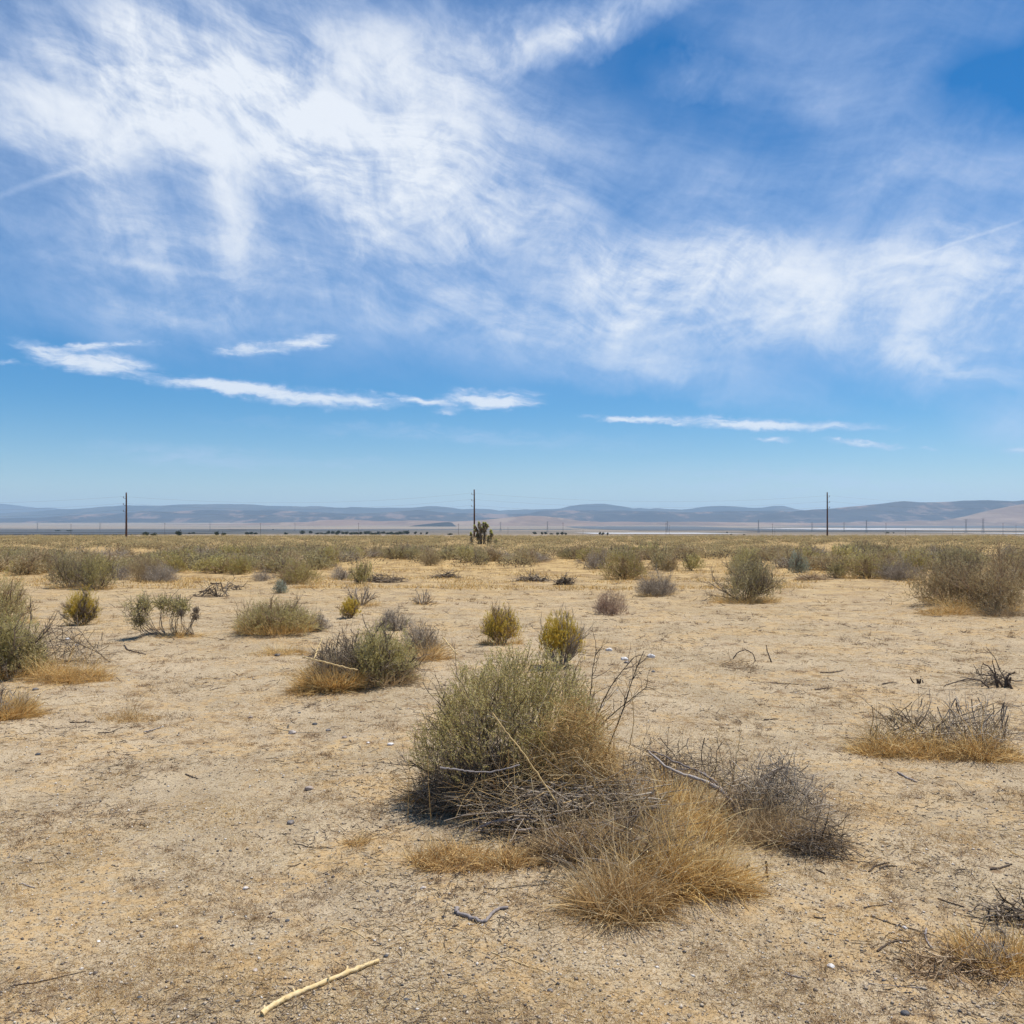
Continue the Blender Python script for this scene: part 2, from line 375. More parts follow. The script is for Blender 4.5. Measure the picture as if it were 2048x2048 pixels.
    L.new(col, b.inputs['Base Color'])
    h = mathn(N, L, 'ADD', mathn(N, L, 'MULTIPLY', fine, .6), mathn(N, L, 'MULTIPLY', grain, .25))
    h = mathn(N, L, 'ADD', h, mathn(N, L, 'MULTIPLY', grit, .12))
    h = mathn(N, L, 'ADD', h, mathn(N, L, 'MULTIPLY', med, 1.2))
    bp = N.new('ShaderNodeBump'); bp.inputs['Strength'].default_value = .9; bp.inputs['Distance'].default_value = .02
    L.new(h, bp.inputs['Height']); L.new(bp.outputs[0], b.inputs['Normal']); L.new(b.outputs[0], out.inputs[0])
build_ground_mat()
g = link('ground', build_ground().mesh('ground', m, smooth=True)); tag(g, 'sandy desert plain with dry litter and gravel', kind='structure')

# ------------------------------------------------------------------ mountains
def hill_mat(name, cols, sc=.0012):
    m = bpy.data.materials.new(name); t = nt(m); N = t.nodes; L = t.links
    out = N.new('ShaderNodeOutputMaterial'); b = N.new('ShaderNodeBsdfPrincipled'); b.inputs['Roughness'].default_value = 1; b.inputs['Specular IOR Level'].default_value = 0
    tc = N.new('ShaderNodeTexCoord'); P = tc.outputs['Object']
    a = noise(N, L, P, sc, 6, .66, .4, (1, .5, 3)); c = noise(N, L, P, sc*2.2, 7, .72, .3, (1, .4, 3))
    col = mixc(N, L, smooth(N, L, a, .42, .6), cols[0], cols[1]); col = mixc(N, L, smooth(N, L, c, .50, .62), col, cols[2])
    L.new(col, b.inputs['Base Color']); L.new(b.outputs[0], out.inputs[0]); return m
def ridge(name, label, pts, D, depth, material, seed, rough=.14, x0=-900, x1=2950, foot=None):
    """a ridge at distance D whose crest follows (px, py); real relief in front of and behind the crest"""
    pts = np.array(pts, float); nx, ny = 620, 60
    px = np.linspace(x0, x1, nx); crest = np.interp(px, pts[:, 0], pts[:, 1])
    X = (px-1024)/F*D; zc = EYE+(HZ-crest)/F*D
    zc = zc+fbm(X/900, X*0+seed, 4, seed)*D*.0007
    v = np.linspace(-1, 1, ny)
    XX, VV = np.meshgrid(X, v, indexing='ij'); YY = D+VV*depth+fbm(XX/2500, VV*0+3, 2, seed+1)*depth*.12
    zb = -60.0
    prof = np.where(VV < 0, (1+VV)**1.15, (1-VV)**1.0)
    rel = (zc[:, None]-zb)
    spur = np.abs(fbm(XX/1500, YY/1900, 4, seed+2))
    Z = zb+rel*(prof-rough*spur*np.clip(1-np.abs(VV), 0, 1)*sstep(0, .25, np.abs(VV))*3.2*prof)
    # perspective: points in front of the crest must not stand above it
    lim = EYE+(zc[:, None]-EYE)*YY/D-2
    Z = np.where(VV < -.02, np.minimum(Z, lim), Z)
    V = np.stack([XX, YY, Z], -1).reshape(-1, 3); idx = np.arange(nx*ny).reshape(nx, ny)
    Q = np.stack([idx[:-1, :-1], idx[1:, :-1], idx[1:, 1:], idx[:-1, 1:]], -1).reshape(-1, 4)
    o = link(name, Geo().add(V, quads=Q).mesh(name, material, smooth=True)); tag(o, label, kind='structure'); return o
MH = hill_mat('scrub_mountain', [(.028,.030,.042), (.05,.048,.055), (.19,.13,.11)], .0006)
MF = hill_mat('far_mountain', [(.025,.032,.04), (.04,.046,.05), (.07,.065,.06)], .0005)
MT = hill_mat('tan_foothill', [(.23,.155,.12), (.17,.12,.095), (.29,.21,.155)], .0009)
ridge('mountain_ridge', 'palest mountains furthest away', [(-900,1000),(-300,1004),(0,1007),(22,1009),(54,1012.5),(72,1015),(110,1016),(145,1018),(200,1021),(600,1030),(3000,1040)], 34000, 4000, MF, 1, .05)
ridge('mountain_ridge', 'blue far ridge', [(-900,1040),(-300,1034),(0,1026),(138,1018),(172,1015.5),(200,1013),(254,1010),(330,1010),(420,1008),(490,1007),(520,1010),(600,1012),(625,1011),(660,1013),(690,1015),(705,1013.5),(760,1015),(800,1015.5),(830,1014),(865,1012),(890,1013),(925,1017),(950,1016.5),(985,1018),(1000,1021),(1020,1019),(1062,1019),(1085,1018),(1120,1016),(1140,1011),(1170,1008),(1190,1006),(1210,1007),(1235,1011),(1265,1016),(1280,1015),(1300,1017),(1312,1015),(1340,1018),(1360,1018.5),(1385,1016),(1410,1013),(1440,1011),(1470,1011),(1500,1014),(1525,1015),(1545,1011),(1565,1011),(1580,1014),(1592,1018),(1700,1030),(2950,1036)], 26000, 3500, MF, 2, .06)
ridge('mountain_ridge', 'blue-grey middle ridge', [(-900,1030),(-300,1036),(0,1036),(100,1034),(140,1030),(200,1027),(280,1023),(350,1022),(390,1019),(450,1020),(560,1020),(620,1024),(680,1026),(760,1026),(810,1022),(840,1019.5),(870,1022),(920,1025),(1000,1028),(1060,1026),(1080,1021),(1130,1019.5),(1200,1020),(1300,1022),(1380,1024),(1460,1021),(1520,1022),(1560,1021),(1600,1024),(2950,1030)], 19000, 2600, MH, 3, .14)
ridge('mountain_ridge', 'dark scrubby ridge on the right', [(-900,1090),(1200,1070),(1450,1040),(1520,1030),(1560,1024),(1600,1020.5),(1640,1017.5),(1700,1012),(1740,1009),(1780,1004),(1806,1001),(1840,1004),(1880,1003),(1920,1001),(1960,1000),(2000,1000.5),(2030,1001),(2060,998),(2200,990),(2950,1000)], 16500, 2300, MH, 4, .2)
ridge('mountain_ridge', 'lower blue spurs in front of the middle ridge', [(-900,1046),(0,1043),(120,1041),(240,1036),(330,1038),(420,1033),(520,1030),(600,1034),(700,1033),(790,1031),(850,1029),(930,1034),(1010,1036),(1090,1029),(1180,1026),(1260,1029),(1340,1027),(1430,1030),(1500,1028),(1580,1031),(1700,1036),(2950,1050)], 17200, 1500, MH, 9, .2)
ridge('foothills', 'low tan foothills', [(-900,1056),(0,1053),(300,1050),(500,1046),(620,1043),(640,1040),(700,1039),(760,1042),(820,1039),(860,1040),(900,1043),(960,1040),(1000,1036),(1030,1033),(1055,1031),(1090,1032),(1120,1035),(1150,1040),(1200,1044),(1350,1043),(1500,1044),(1600,1046),(1750,1044),(1880,1040),(1930,1032),(1980,1020),(2048,1007),(2200,1004),(2950,1010)], 12500, 2200, MT, 5, .2)
ridge('cloud_shadow_hill', 'low dark hill standing in for a cloud shadow on the tan foothills', [(-900,1100),(700,1075),(790,1056),(830,1050),(870,1046),(893,1043.5),(903,1044),(912,1052),(930,1060),(960,1075),(2950,1100)], 10500, 500, MF, 6, .05)  # cloud shadow on the scrubby hillside, built as a dark hill shape

def sheet(name, label, pxs, r0, r1, mt, dz=1.2):
    """a long low strip on the valley floor, lying on the terrain"""
    Y0, Y1 = y_of(r0), y_of(r1)
    n, k = 80, 10; px = np.linspace(*pxs, n); Ym = (Y0+Y1)/2; X = (px-1024)/F*Ym
    e0 = Y0*(1+.025*perlin(px/40, px*0, 5)); e1 = Y1*(1+.03*perlin(px/30, px*0, 8))
    tt = np.linspace(0, 1, k)[:, None]; YY = e0[None]*(1-tt)+e1[None]*tt; XX = np.broadcast_to(X, YY.shape)
    V = np.stack([XX, YY, base_z(YY)+dz], -1).reshape(-1, 3); idx = np.arange(n*k).reshape(k, n)
    Q = np.stack([idx[:-1, :-1], idx[:-1, 1:], idx[1:, 1:], idx[1:, :-1]], -1).reshape(-1, 4)
    tag(link(name, Geo().add(V, quads=Q, tint=.8).mesh(name, mt)), label, kind='structure')
def flat(name, c):
    m = bpy.data.materials.new(name); t = nt(m); N = t.nodes; L = t.links
    out = N.new('ShaderNodeOutputMaterial'); b = N.new('ShaderNodeBsdfPrincipled'); b.inputs['Roughness'].default_value = .9
    tc = N.new('ShaderNodeTexCoord'); f = noise(N, L, tc.outputs['Object'], 1., 4, .6, 0, (.004, .02, 1))
    L.new(mixc(N, L, f, tuple(q*.75 for q in c), tuple(q*1.2 for q in c)), b.inputs['Base Color']); L.new(b.outputs[0], out.inputs[0]); return m
M_SALT = flat('salt_crust', (.55,.54,.53)); M_SCRUB = flat('scrub_flat', (.06,.062,.065)); M_FIELD = flat('dry_field', (.36,.26,.17))
sheet('dry_lake', 'white salt strip on the valley floor', (1165, 1435), 1068.5, 1066.3, M_SALT)
sheet('dry_lake', 'pale strip far out on the right', (1575, 1905), 1059.5, 1057.3, M_SALT)
sheet('dry_lake', 'white strip at the right end of the valley', (1930, 1992), 1067.5, 1065, M_SALT)
sheet('dry_lake', 'white strip at the edge of the plain on the right', (2012, 2300), 1070, 1068, M_SALT)
sheet('scrub_flat', 'dark scrub band across the left of the valley', (-900, 340), 1070.5, 1066.8, M_SCRUB)
sheet('scrub_flat', 'second dark scrub band on the left', (-900, 400), 1065.5, 1062.3, M_SCRUB)
sheet('scrub_flat', 'thin scrub band further out on the left', (-900, 520), 1060.5, 1059.2, M_SCRUB)
sheet('scrub_flat', 'dark band in the middle of the valley', (1172, 1540), 1061.5, 1053, M_SCRUB)
sheet('scrub_flat', 'dark band right of the middle', (1620, 2500), 1056, 1051.5, M_SCRUB)
sheet('scrub_flat', 'thin dark band behind the tree belt', (420, 1150), 1060.5, 1059, M_SCRUB)
sheet('scrub_flat', 'thin dark band on the right', (1500, 2400), 1063.5, 1062.2, M_SCRUB)

# ------------------------------------------------------------------ utility poles
def nz(n): return 0
def lathe_geo(zs, rs, sides=10, tint=None):
    P = np.zeros((1, len(zs), 3)); P[0, :, 2] = zs; G = Geo(); tubes(G, P, np.array([rs]), sides, .5, cap=True); return G
big = []
for px, ytop, Y, lab in [(252.5, 985, 236, 'dark wooden power pole on the left, three insulators down its side'),
                         (948.5, 979, 262, 'dark wooden power pole right behind the joshua tree, the tallest'),
                         (1654.5, 984.5, 285, 'dark wooden power pole on the right of the plain, standing alone')]:
    X = (px-1024)/F*Y; z0 = float(gz(X, Y)); z1 = EYE+(HZ-ytop)/F*Y; H = z1-z0
    e = empty('power_pole', (X, Y, z0)); tag(e, lab, 'power pole', 'large power poles')
    zs = np.linspace(-.2, H, 14); rs = np.linspace(.27, .17, 14)
    G = Geo(); P = np.zeros((1, 14, 3)); P[0, :, 2] = zs; P[0, :, 0] = .03*np.sin(zs/4); tubes(G, P, rs[None], 12, .5, cap=True); link('shaft', G.mesh('shaft', M_POLE, True), e)
    att = []
    side = -1 if px < 1000 else 1
    for q, dz in enumerate((1.55, 3.35, 5.1)):
        G = Geo(); zz = H-dz
        arm = np.array([[[side*.15, 0, zz], [side*.45, 0, zz+.05], [side*.75, 0, zz+.12]]]); tubes(G, arm, np.array([[.05,.045,.04]]), 6, .3)
        disc = np.zeros((1, 9, 3)); disc[0, :, 0] = side*.75; disc[0, :, 2] = zz+.1+np.linspace(0, .42, 9)
        tubes(G, disc, np.array([[.03,.12,.05,.12,.05,.12,.05,.09,.03]]), 10, .6, cap=True); link('insulator', G.mesh('insulator', M_INS), e)
        att.append((X+side*.75, Y, z0+zz+.52))
    big.append((X, Y, att))
def wire(a, b, sag, r, label, name='power_line', n=40):
    a = np.array(a); b = np.array(b); t = np.linspace(0, 1, n)[:, None]; P = a*(1-t)+b*t; P[:, 2] -= 4*sag*(t[:, 0]*(1-t[:, 0]))
    G = Geo(); tubes(G, P[None], np.full((1, n), r), 5, .5)
    o = link(name, G.mesh(name, M_WIRE)); tag(o, label, 'wire', 'wires strung between the large power poles')
dx = big[1][0]-big[0][0]; dy = big[1][1]-big[0][1]
hts = ['uppermost', 'middle', 'lowest']
for q in range(3):
    a0 = big[0][2][q]; a1 = big[1][2][q]; a2 = big[2][2][q]
    wire((a0[0]-dx, a0[1]-dy, a0[2]), a0, 2.2, .010, f'{hts[q]} thin wire running left out of view from the left pole')
    wire(a0, a1, 2.2, .010, f'{hts[q]} thin wire between the left pole and the joshua tree pole')
    wire(a1, a2, 2.2, .010, f'{hts[q]} thin wire between the joshua tree pole and the right pole')
    wire(a2, (a2[0]+dx, a2[1]+dy*.6, a2[2]), 2.2, .010, f'{hts[q]} thin wire running right out of view from the right pole')

# second line of poles on the slope down to the valley
def small_pole(px, ytop, Y, lab, r=.16, arm=False):
    X = (px-1024)/F*Y; z0 = float(base_z(Y)); H = EYE+(HZ-ytop)/F*Y-z0
    e = empty('utility_pole', (X, Y, z0)); tag(e, lab, 'utility pole', 'slender utility poles beyond the plain')
    G = Geo(); P = np.zeros((1, 6, 3)); P[0, :, 2] = np.linspace(-.2, H, 6); tubes(G, P, np.linspace(r, r*.7, 6)[None], 8, .4, cap=True); link('shaft', G.mesh('shaft', M_POLE), e)
    G = Geo(); tubes(G, np.array([[[-1.1, .2, H-.9], [0, .2, H-.85], [1.1, .2, H-.9]]]), np.full((1, 3), .07), 4, .4); link('crossarm', G.mesh('crossarm', M_POLE), e)
sp = [(142,1047.5,'left of the left power pole'), (329.5,1046,'between the left power pole and the loose round tree'), (521,1046,'beside the dark square grove left of centre'),
      (717,1046,'rising out of the long tree belt'), (917,1047,'just left of the joshua trees'), (1126,1045,'above the small trees right of the joshua trees'),
      (1332,1046,'in front of the middle dark band'), (1545,1047,'left of the right power pole'), (1772,1046,'right of the right power pole'), (2006,1046,'near the right edge')]
for px, yt, lab in sp: small_pole(px, yt, 960, 'slender dark pole, '+lab)
for px, yt, lab in [(1339,1050,'shorter pole close beside the one before the middle dark band'), (1549.5,1055,'shorter pole close beside the one left of the right power pole'), (1905,1056,'short pole between two lattice towers on the right'),
                    (2032,1050,'short pole at the right edge'), (1016,1055,'short thin pole right of the joshua trees'), (1166,1060,'short thin pole left of the white salt strip'), (1811,1056,'short thin pole in the right half of the valley'), (1830,1060,'shortest thin pole in the right half of the valley')]:
    small_pole(px, yt, 1250, 'faint '+lab, .14)

# lattice transmission towers
def lattice(H, W=5.5):
    G = Geo(); lv = np.linspace(0, 1, 8); segs = []
    def c(t, k):
        w = W*(1-.82*min(t/.72, 1))*.5; s = [(-1,-1),(1,-1),(1,1),(-1,1)][k % 4]; return np.array([s[0]*w, s[1]*w, t*H])
    for i in range(7):
        for k in range(4):
            segs += [(c(lv[i], k), c(lv[i+1], k)), (c(lv[i], k), c(lv[i+1], k+1)), (c(lv[i], k+1), c(lv[i+1], k))]
    A = Geo()
    for t in (.74, .86, .98):
        w = H*.16*(1 if t != .86 else 1.25)
        for s in (-1, 1):
            segs2 = [((0, -.4, t*H), (s*w, 0, t*H)), ((0, .4, t*H), (s*w, 0, t*H)), ((0, 0, t*H+1.6), (s*w, 0, t*H))]
            tubes(A, np.array(segs2), np.full((3, 2), .14), 3, .5)
    tubes(G, np.array(segs), np.full((len(segs), 2), .15), 3, .4); return G.mesh('body', M_STEEL), A.mesh('crossarm', M_STEEL)
LB, LA = lattice(38.)
for px, Y, hh, lab in [(1517,2700,1.,'first one right of the white salt strip'), (1733,2700,1.,'halfway between the right power pole and the right edge'), (1932,2500,1.,'left one of the close pair near the right edge'),
                   (1966,2300,1.,'right one of the close pair near the right edge'), (1624,3300,.95,'just left of the right power pole'), (1688,3300,.95,'just right of the right power pole'), (1095,3200,1.,'first one right of the joshua trees'),
                   (1001,3600,1.,'just above the small joshua stems'), (1335,3000,1.,'above the middle dark band'), (75,4200,1.,'leftmost over the dark scrub'), (200,4200,1.,'left of the left power pole'), (420,4300,1.,'over the pair of loose trees'),
                   (590,4200,1.,'above the long tree belt')]:
    X = (px-1024)/F*Y; e = empty('lattice_tower', (X, Y, float(base_z(Y))), .2, (hh, hh, hh)); link('body', LB, e); link('crossarm', LA, e)
    tag(e, 'faint lattice tower, '+lab, 'lattice tower', 'transmission towers in the valley')

# ------------------------------------------------------------------ distant trees
def tree_meshes(seed, H=8, W=9, trunk=.25, dens=900):
    r = np.random.default_rng(seed); T = Geo(); Cg = Geo()
    S = grow(r, np.zeros((5, 3))+r.normal(size=(5, 3))*[.15, .15, 0], norm(np.stack([r.normal(size=5)*.5, r.normal(size=5)*.5, np.ones(5)], -1)), H*.62, 6, .12, .05)
    tubes(T, S, np.linspace(.28, .08, 6)[None]*np.ones((5, 1)), 6, .5)
    nb = 14; a = r.random(nb)*2*PI; q = r.random(nb)**.5
    cen = np.stack([np.cos(a)*q*W*.34, np.sin(a)*q*W*.34, H*(trunk+.15+.5*r.random(nb)*(1-.4*q))], -1); rad = W*(.13+.12*r.random(nb))
    i = r.integers(0, nb, dens); d = norm(r.normal(size=(dens, 3))); p = cen[i]+d*(rad[i]*(.45+.55*r.random(dens)**.5))[:, None]*[1, 1, .85]
    p[:, 2] = np.maximum(p[:, 2], .1)
    leaves(Cg, p, d+r.normal(size=(dens, 3))*.6, .8*(.6+.8*r.random(dens)), .5, .5+.25*r.normal(size=dens)+.02*(p[:, 2]-H*.5))
    return [('trunk', T.mesh('trunk', M_TRUNK)), ('crown', Cg.mesh('crown', M_TREE))]
TP = [tree_meshes(50+i, 8, w, tr, 1000) for i, (w, tr) in enumerate([(9, .02), (8, .1), (10, .0), (5, .15)])]
def tree(px, ybase, wpx, hpx, lab, grp, v=0):
    Y = y_of(min(ybase, 1072.3)); X = (px-1024)/F*Y
    W = [9, 8, 10, 5][v]; sx = wpx/F*Y/W; sz = hpx/F*Y/8*1.05
    place('tree', TP[v], (X, Y, float(base_z(Y))), random.random()*6, (sx, sx, sz), lab, 'tree', grp)
for i, (px, yb, w, h, lab, v) in enumerate([
    (229,1072,9,4,'low dark bush-like tree left of the left power pole',0), (240,1072,10,3,'lowest tree, right beside the left power pole',0),
    (291,1072.5,17,11,'large round dark tree right of the left power pole',2), (308,1072.5,15,9,'smaller round dark tree touching the large one',0),
    (358,1073.5,15,14,'loose olive tree with an open crown, tallest on the left',1), (379,1068,8,4,'left half of the small flat dark grove',0), (387,1068,10,5,'right half of the small flat dark grove',2),
    (434,1072,11,12,'taller of the two loose trees',1), (447,1072,11,9,'shorter of the two loose trees',1), (495,1069,12,7,'left tree of the dark square grove',0), (503,1069,12,7,'middle tree of the dark square grove',2), (511,1069,10,6,'right tree of the dark square grove',0),
    (572,1069,9,6,'single small dark tree left of the long belt',0), (546,1060,4,3,'tiny tree far out above the small grove',0), (605,1068,14,9,'tall dark tree at the left end of the belt',2), (621,1067,11,8,'dark tree beside the tall one at the left end of the belt',0),
    (1069,1069,9,7,'pointed dark tree left of the pole, right of the joshua trees',1), (1084,1070,5,7,'thin small tree right of the pointed one',3), (1091,1069,8,7,'rounded small tree right of the thin one',1), (1103,1069,9,4,'lowest tree of the line right of the joshua trees',0),
    (1115,1070,8,7,'loose tree left of the slender pole',1), (1124,1070,7,7,'loose tree at the slender pole',3), (1131,1070,7,6,'loose tree right of the slender pole',1),
    (1200,1070.5,5,8,'left one of three slim trees before the salt strip',3), (1206,1070.5,8,7,'middle one of three slim trees before the salt strip',1), (1215,1070.5,5,6,'right one of three slim trees before the salt strip',3),
    (1454,1067,4,5,'tiny round tree right of the salt strip',0), (1462,1070,4,4,'tiny tree beside the round one right of the salt strip',0), (1488,1070,6,3,'flat tiny tree left of the right lattice towers',0),
    (1775,1067,12,4,'flat dark tree group beside the slender pole on the right',0), (1787,1067,5,4,'small tree right of the flat dark one',0),
    (831,1069,6,7,'thin tree near the right end of the belt',3), (842,1069,4,5,'smallest tree near the right end of the belt',3), (854,1069,6,7,'tree standing apart right of the belt',1), (900,1070,14,5,'low bushy tree left of the joshua trees',0), (115,1063,14,4,'left half of the grove in the dark scrub',0), (138,1063,16,4,'right half of the grove in the dark scrub',2)]):
    tree(px, yb, w, h, lab, 'trees in the valley', v)
for i in range(26):
    px = 636+i*7.2+random.uniform(-2, 2)
    tree(px, 1069.5-random.random()*2, random.uniform(9, 14), random.uniform(5, 9)*(.65 if i < 3 else 1), 'dark tree in the long unbroken belt left of the joshua trees', 'trees of the long belt', random.choice([0, 1, 2]))

# ------------------------------------------------------------------ joshua trees
def joshua(px, yb, Y, stems, lab, group='joshua trees'):
    """stems: list of polylines in photo pixels with radius px; each ends in a head of blades"""
    X = (px-1024)/F*Y; z0 = float(base_z(Y)); e = empty('joshua_tree', (X, Y, z0)); tag(e, lab, 'joshua tree', group)
    r = np.random.default_rng(int(px)); T = Geo(); k = Y/F
    for st in stems:
        pts, rad, head = st
        P = np.array([[(a-px)*k, (r.random()-.5)*.5*(j > 0), (yb-b)*k-.1*(j == 0)] for j, (a, b) in enumerate(pts)])
        t = np.linspace(0, 1, 12); q = np.linspace(0, 1, len(P)); S = np.stack([np.interp(t, q, P[:, j]) for j in range(3)], -1)
        S += r.normal(size=S.shape)*.03; tubes(T, S[None], np.linspace(rad, rad*.8, 12)[None]*k, 9, .4)
        # shaggy dead blades hanging on the trunk
        n = int(26*rad*len(pts)); i = r.integers(0, 11, n); f = r.random((n, 1)); p = S[i]*(1-f)+S[i+1]*f
        d = norm(np.stack([r.normal(size=n), r.normal(size=n), -.9+.3*r.normal(size=n)], -1)); 
        D = Geo(); leaves(D, p+d*[1, 1, 0]*rad*k*.8, d, .28, .07, r.random(n)); link('dead_blades', D.mesh('dead_blades', M_JD), e)
        n = int(480*head); c = S[-1]; ax = norm(S[-1]-S[-3]); hl = head*2.9*k*1.3
        u = r.random((n, 1)); d = norm(r.normal(size=(n, 3))+ax*.9); p = c+ax*(u-.7)*hl*1.7+d*.05
        B = Geo(); leaves(B, p, d, hl*.60*(.7+.4*r.random(n)), .05, .05+.95*u[:, 0]+.12*r.normal(size=n)); link('leaf_head', B.mesh('leaf_head', M_JL), e)
    link('trunk', T.mesh('trunk', M_JT), e)
Yj = y_of(1087) if False else 118.0
joshua(963, 1089, Yj, [([(958,1089),(957,1072),(954,1060),(950,1053)], 2.0, .85), ([(962,1089),(961,1068),(959,1054),(957.5,1046)], 2.4, 1.0),
        ([(968,1089),(969,1070),(968.5,1056),(967.5,1047)], 2.5, 1.0), ([(968.5,1062),(972,1056),(975.5,1052)], 1.6, .9), ([(955,1062),(952,1060),(948.5,1060)], 1.3, .5), ([(969,1058),(971,1050),(972,1047)], 1.3, .8),
        ([(956,1078),(953.5,1073),(953,1070)], 1.4, .5), ([(962,1064),(963.5,1058),(963.5,1055)], 1.6, .6)], 'largest joshua tree, several thick trunks and many blade heads, in front of the middle pole')
joshua(943.5, 1087, Yj-1, [([(944,1087),(943.5,1074),(943,1066)], 1.8, 1.0), ([(944,1080),(943,1075)], 1.6, .8)], 'single-stemmed joshua tree left of the middle pole')
joshua(978, 1088, Yj-2, [([(976,1088),(976,1078),(976.5,1073)], 1.9, .8), ([(981,1087),(982,1072),(982.5,1062)], 1.9, 1.25), ([(982,1070),(984,1066)], 1.6, .9)], 'forked joshua tree just right of the largest one')
joshua(991, 1088, Yj-3, [([(991,1088),(991,1082),(991,1078)], 1.9, .9), ([(993,1088),(994,1086)], 1.2, .5)], 'smallest joshua tree, a short stub at the right end of the cluster')

# ------------------------------------------------------------------ shrub prototypes
LODB = dict(n0=16, n1=90, n2=520, nl=4200, leaf=(.026, .008), tw=(.008, .004, .0024))
PROTO = {}
def proto(kind, i, lod):
    key = (kind, i, lod)
    if key in PROTO: return PROTO[key]
    sd = {'sage': 100, 'grey': 200, 'olive': 300, 'gold': 400, 'dead': 500, 'tumble': 600, 'silver': 700, 'tan': 800}[kind]+i*7
    k = dict(R=.7, H=.75)
    if lod == 1: k.update(n0=22, n1=150, n2=900, nl=15000, shoots=1500, leaf=(.026, .0075), tw=(.008, .004, .0022), stw=.0022, grass=500, gl=.2)
    if lod == 2: k.update(n0=14, n1=60, n2=260, nl=4600, shoots=520, leaf=(.050, .017), tw=(.011, .007, .0045), stw=.004, grass=160, gl=.2)
    st, lf = M_TWIG, M_SAGE
    if kind == 'grey': lf = M_GREY
    if kind == 'tan': lf, st = M_TANL, M_BTWIG; k['crown_lo'] = .12
    if kind == 'olive': lf, st = M_OLIVE, M_BTWIG; k.update(crown_lo=.14, mounds=4)
    if kind == 'gold': lf, st = M_GOLD, M_BTWIG; k.update(broom=.9, crown_lo=.42, lump=.12, tilt=(.05, 1.0)); k['leaf'] = (k['leaf'][0]*1.6, k['leaf'][1]*.7)
    if kind == 'silver': lf = M_SILV; k.update(lump=.1, crown_lo=.03, mounds=2)
    if kind == 'dead': st = M_GTWIG; k.update(nl=0, n1=int(k['n1']*1.3), n2=int(k['n2']*1.3), wob=.26, shoots=int(k['shoots']*1.3), sl=.3)
    if kind == 'tumble': st = M_TUMB; k.update(nl=0, n2=int(k['n2']*1.5), wob=.22, grass=0, shoots=int(k['shoots']*2.4), mounds=3, sl=.3)
    PROTO[key] = shrub_meshes(sd, st, lf, M_GRASS, **k); return PROTO[key]
def shrub(px0, ytop, px1, ybase, kind, lab, i=0, lod=1, name='shrub', cat='shrub', dep=None, back=.35):
    """put a shrub so that it covers the given box of the photograph"""
    cx = (px0+px1)/2; X, Y, Z = [float(q) for q in at(cx, ybase)]
    R = (px1-px0)/2/F*Y; Y2 = Y+R*back; X2 = (cx-1024)/F*Y2; Z2 = float(gz(X2, Y2)); R = (px1-px0)/2/F*Y2
    H = max(EYE+(HZ-ytop)/F*Y2-Z2, .08)
    return place(name, proto(kind, i, lod), (X2, Y2, Z2), random.random()*6.28, (R/.70, R/.70, H/.70), lab, cat)
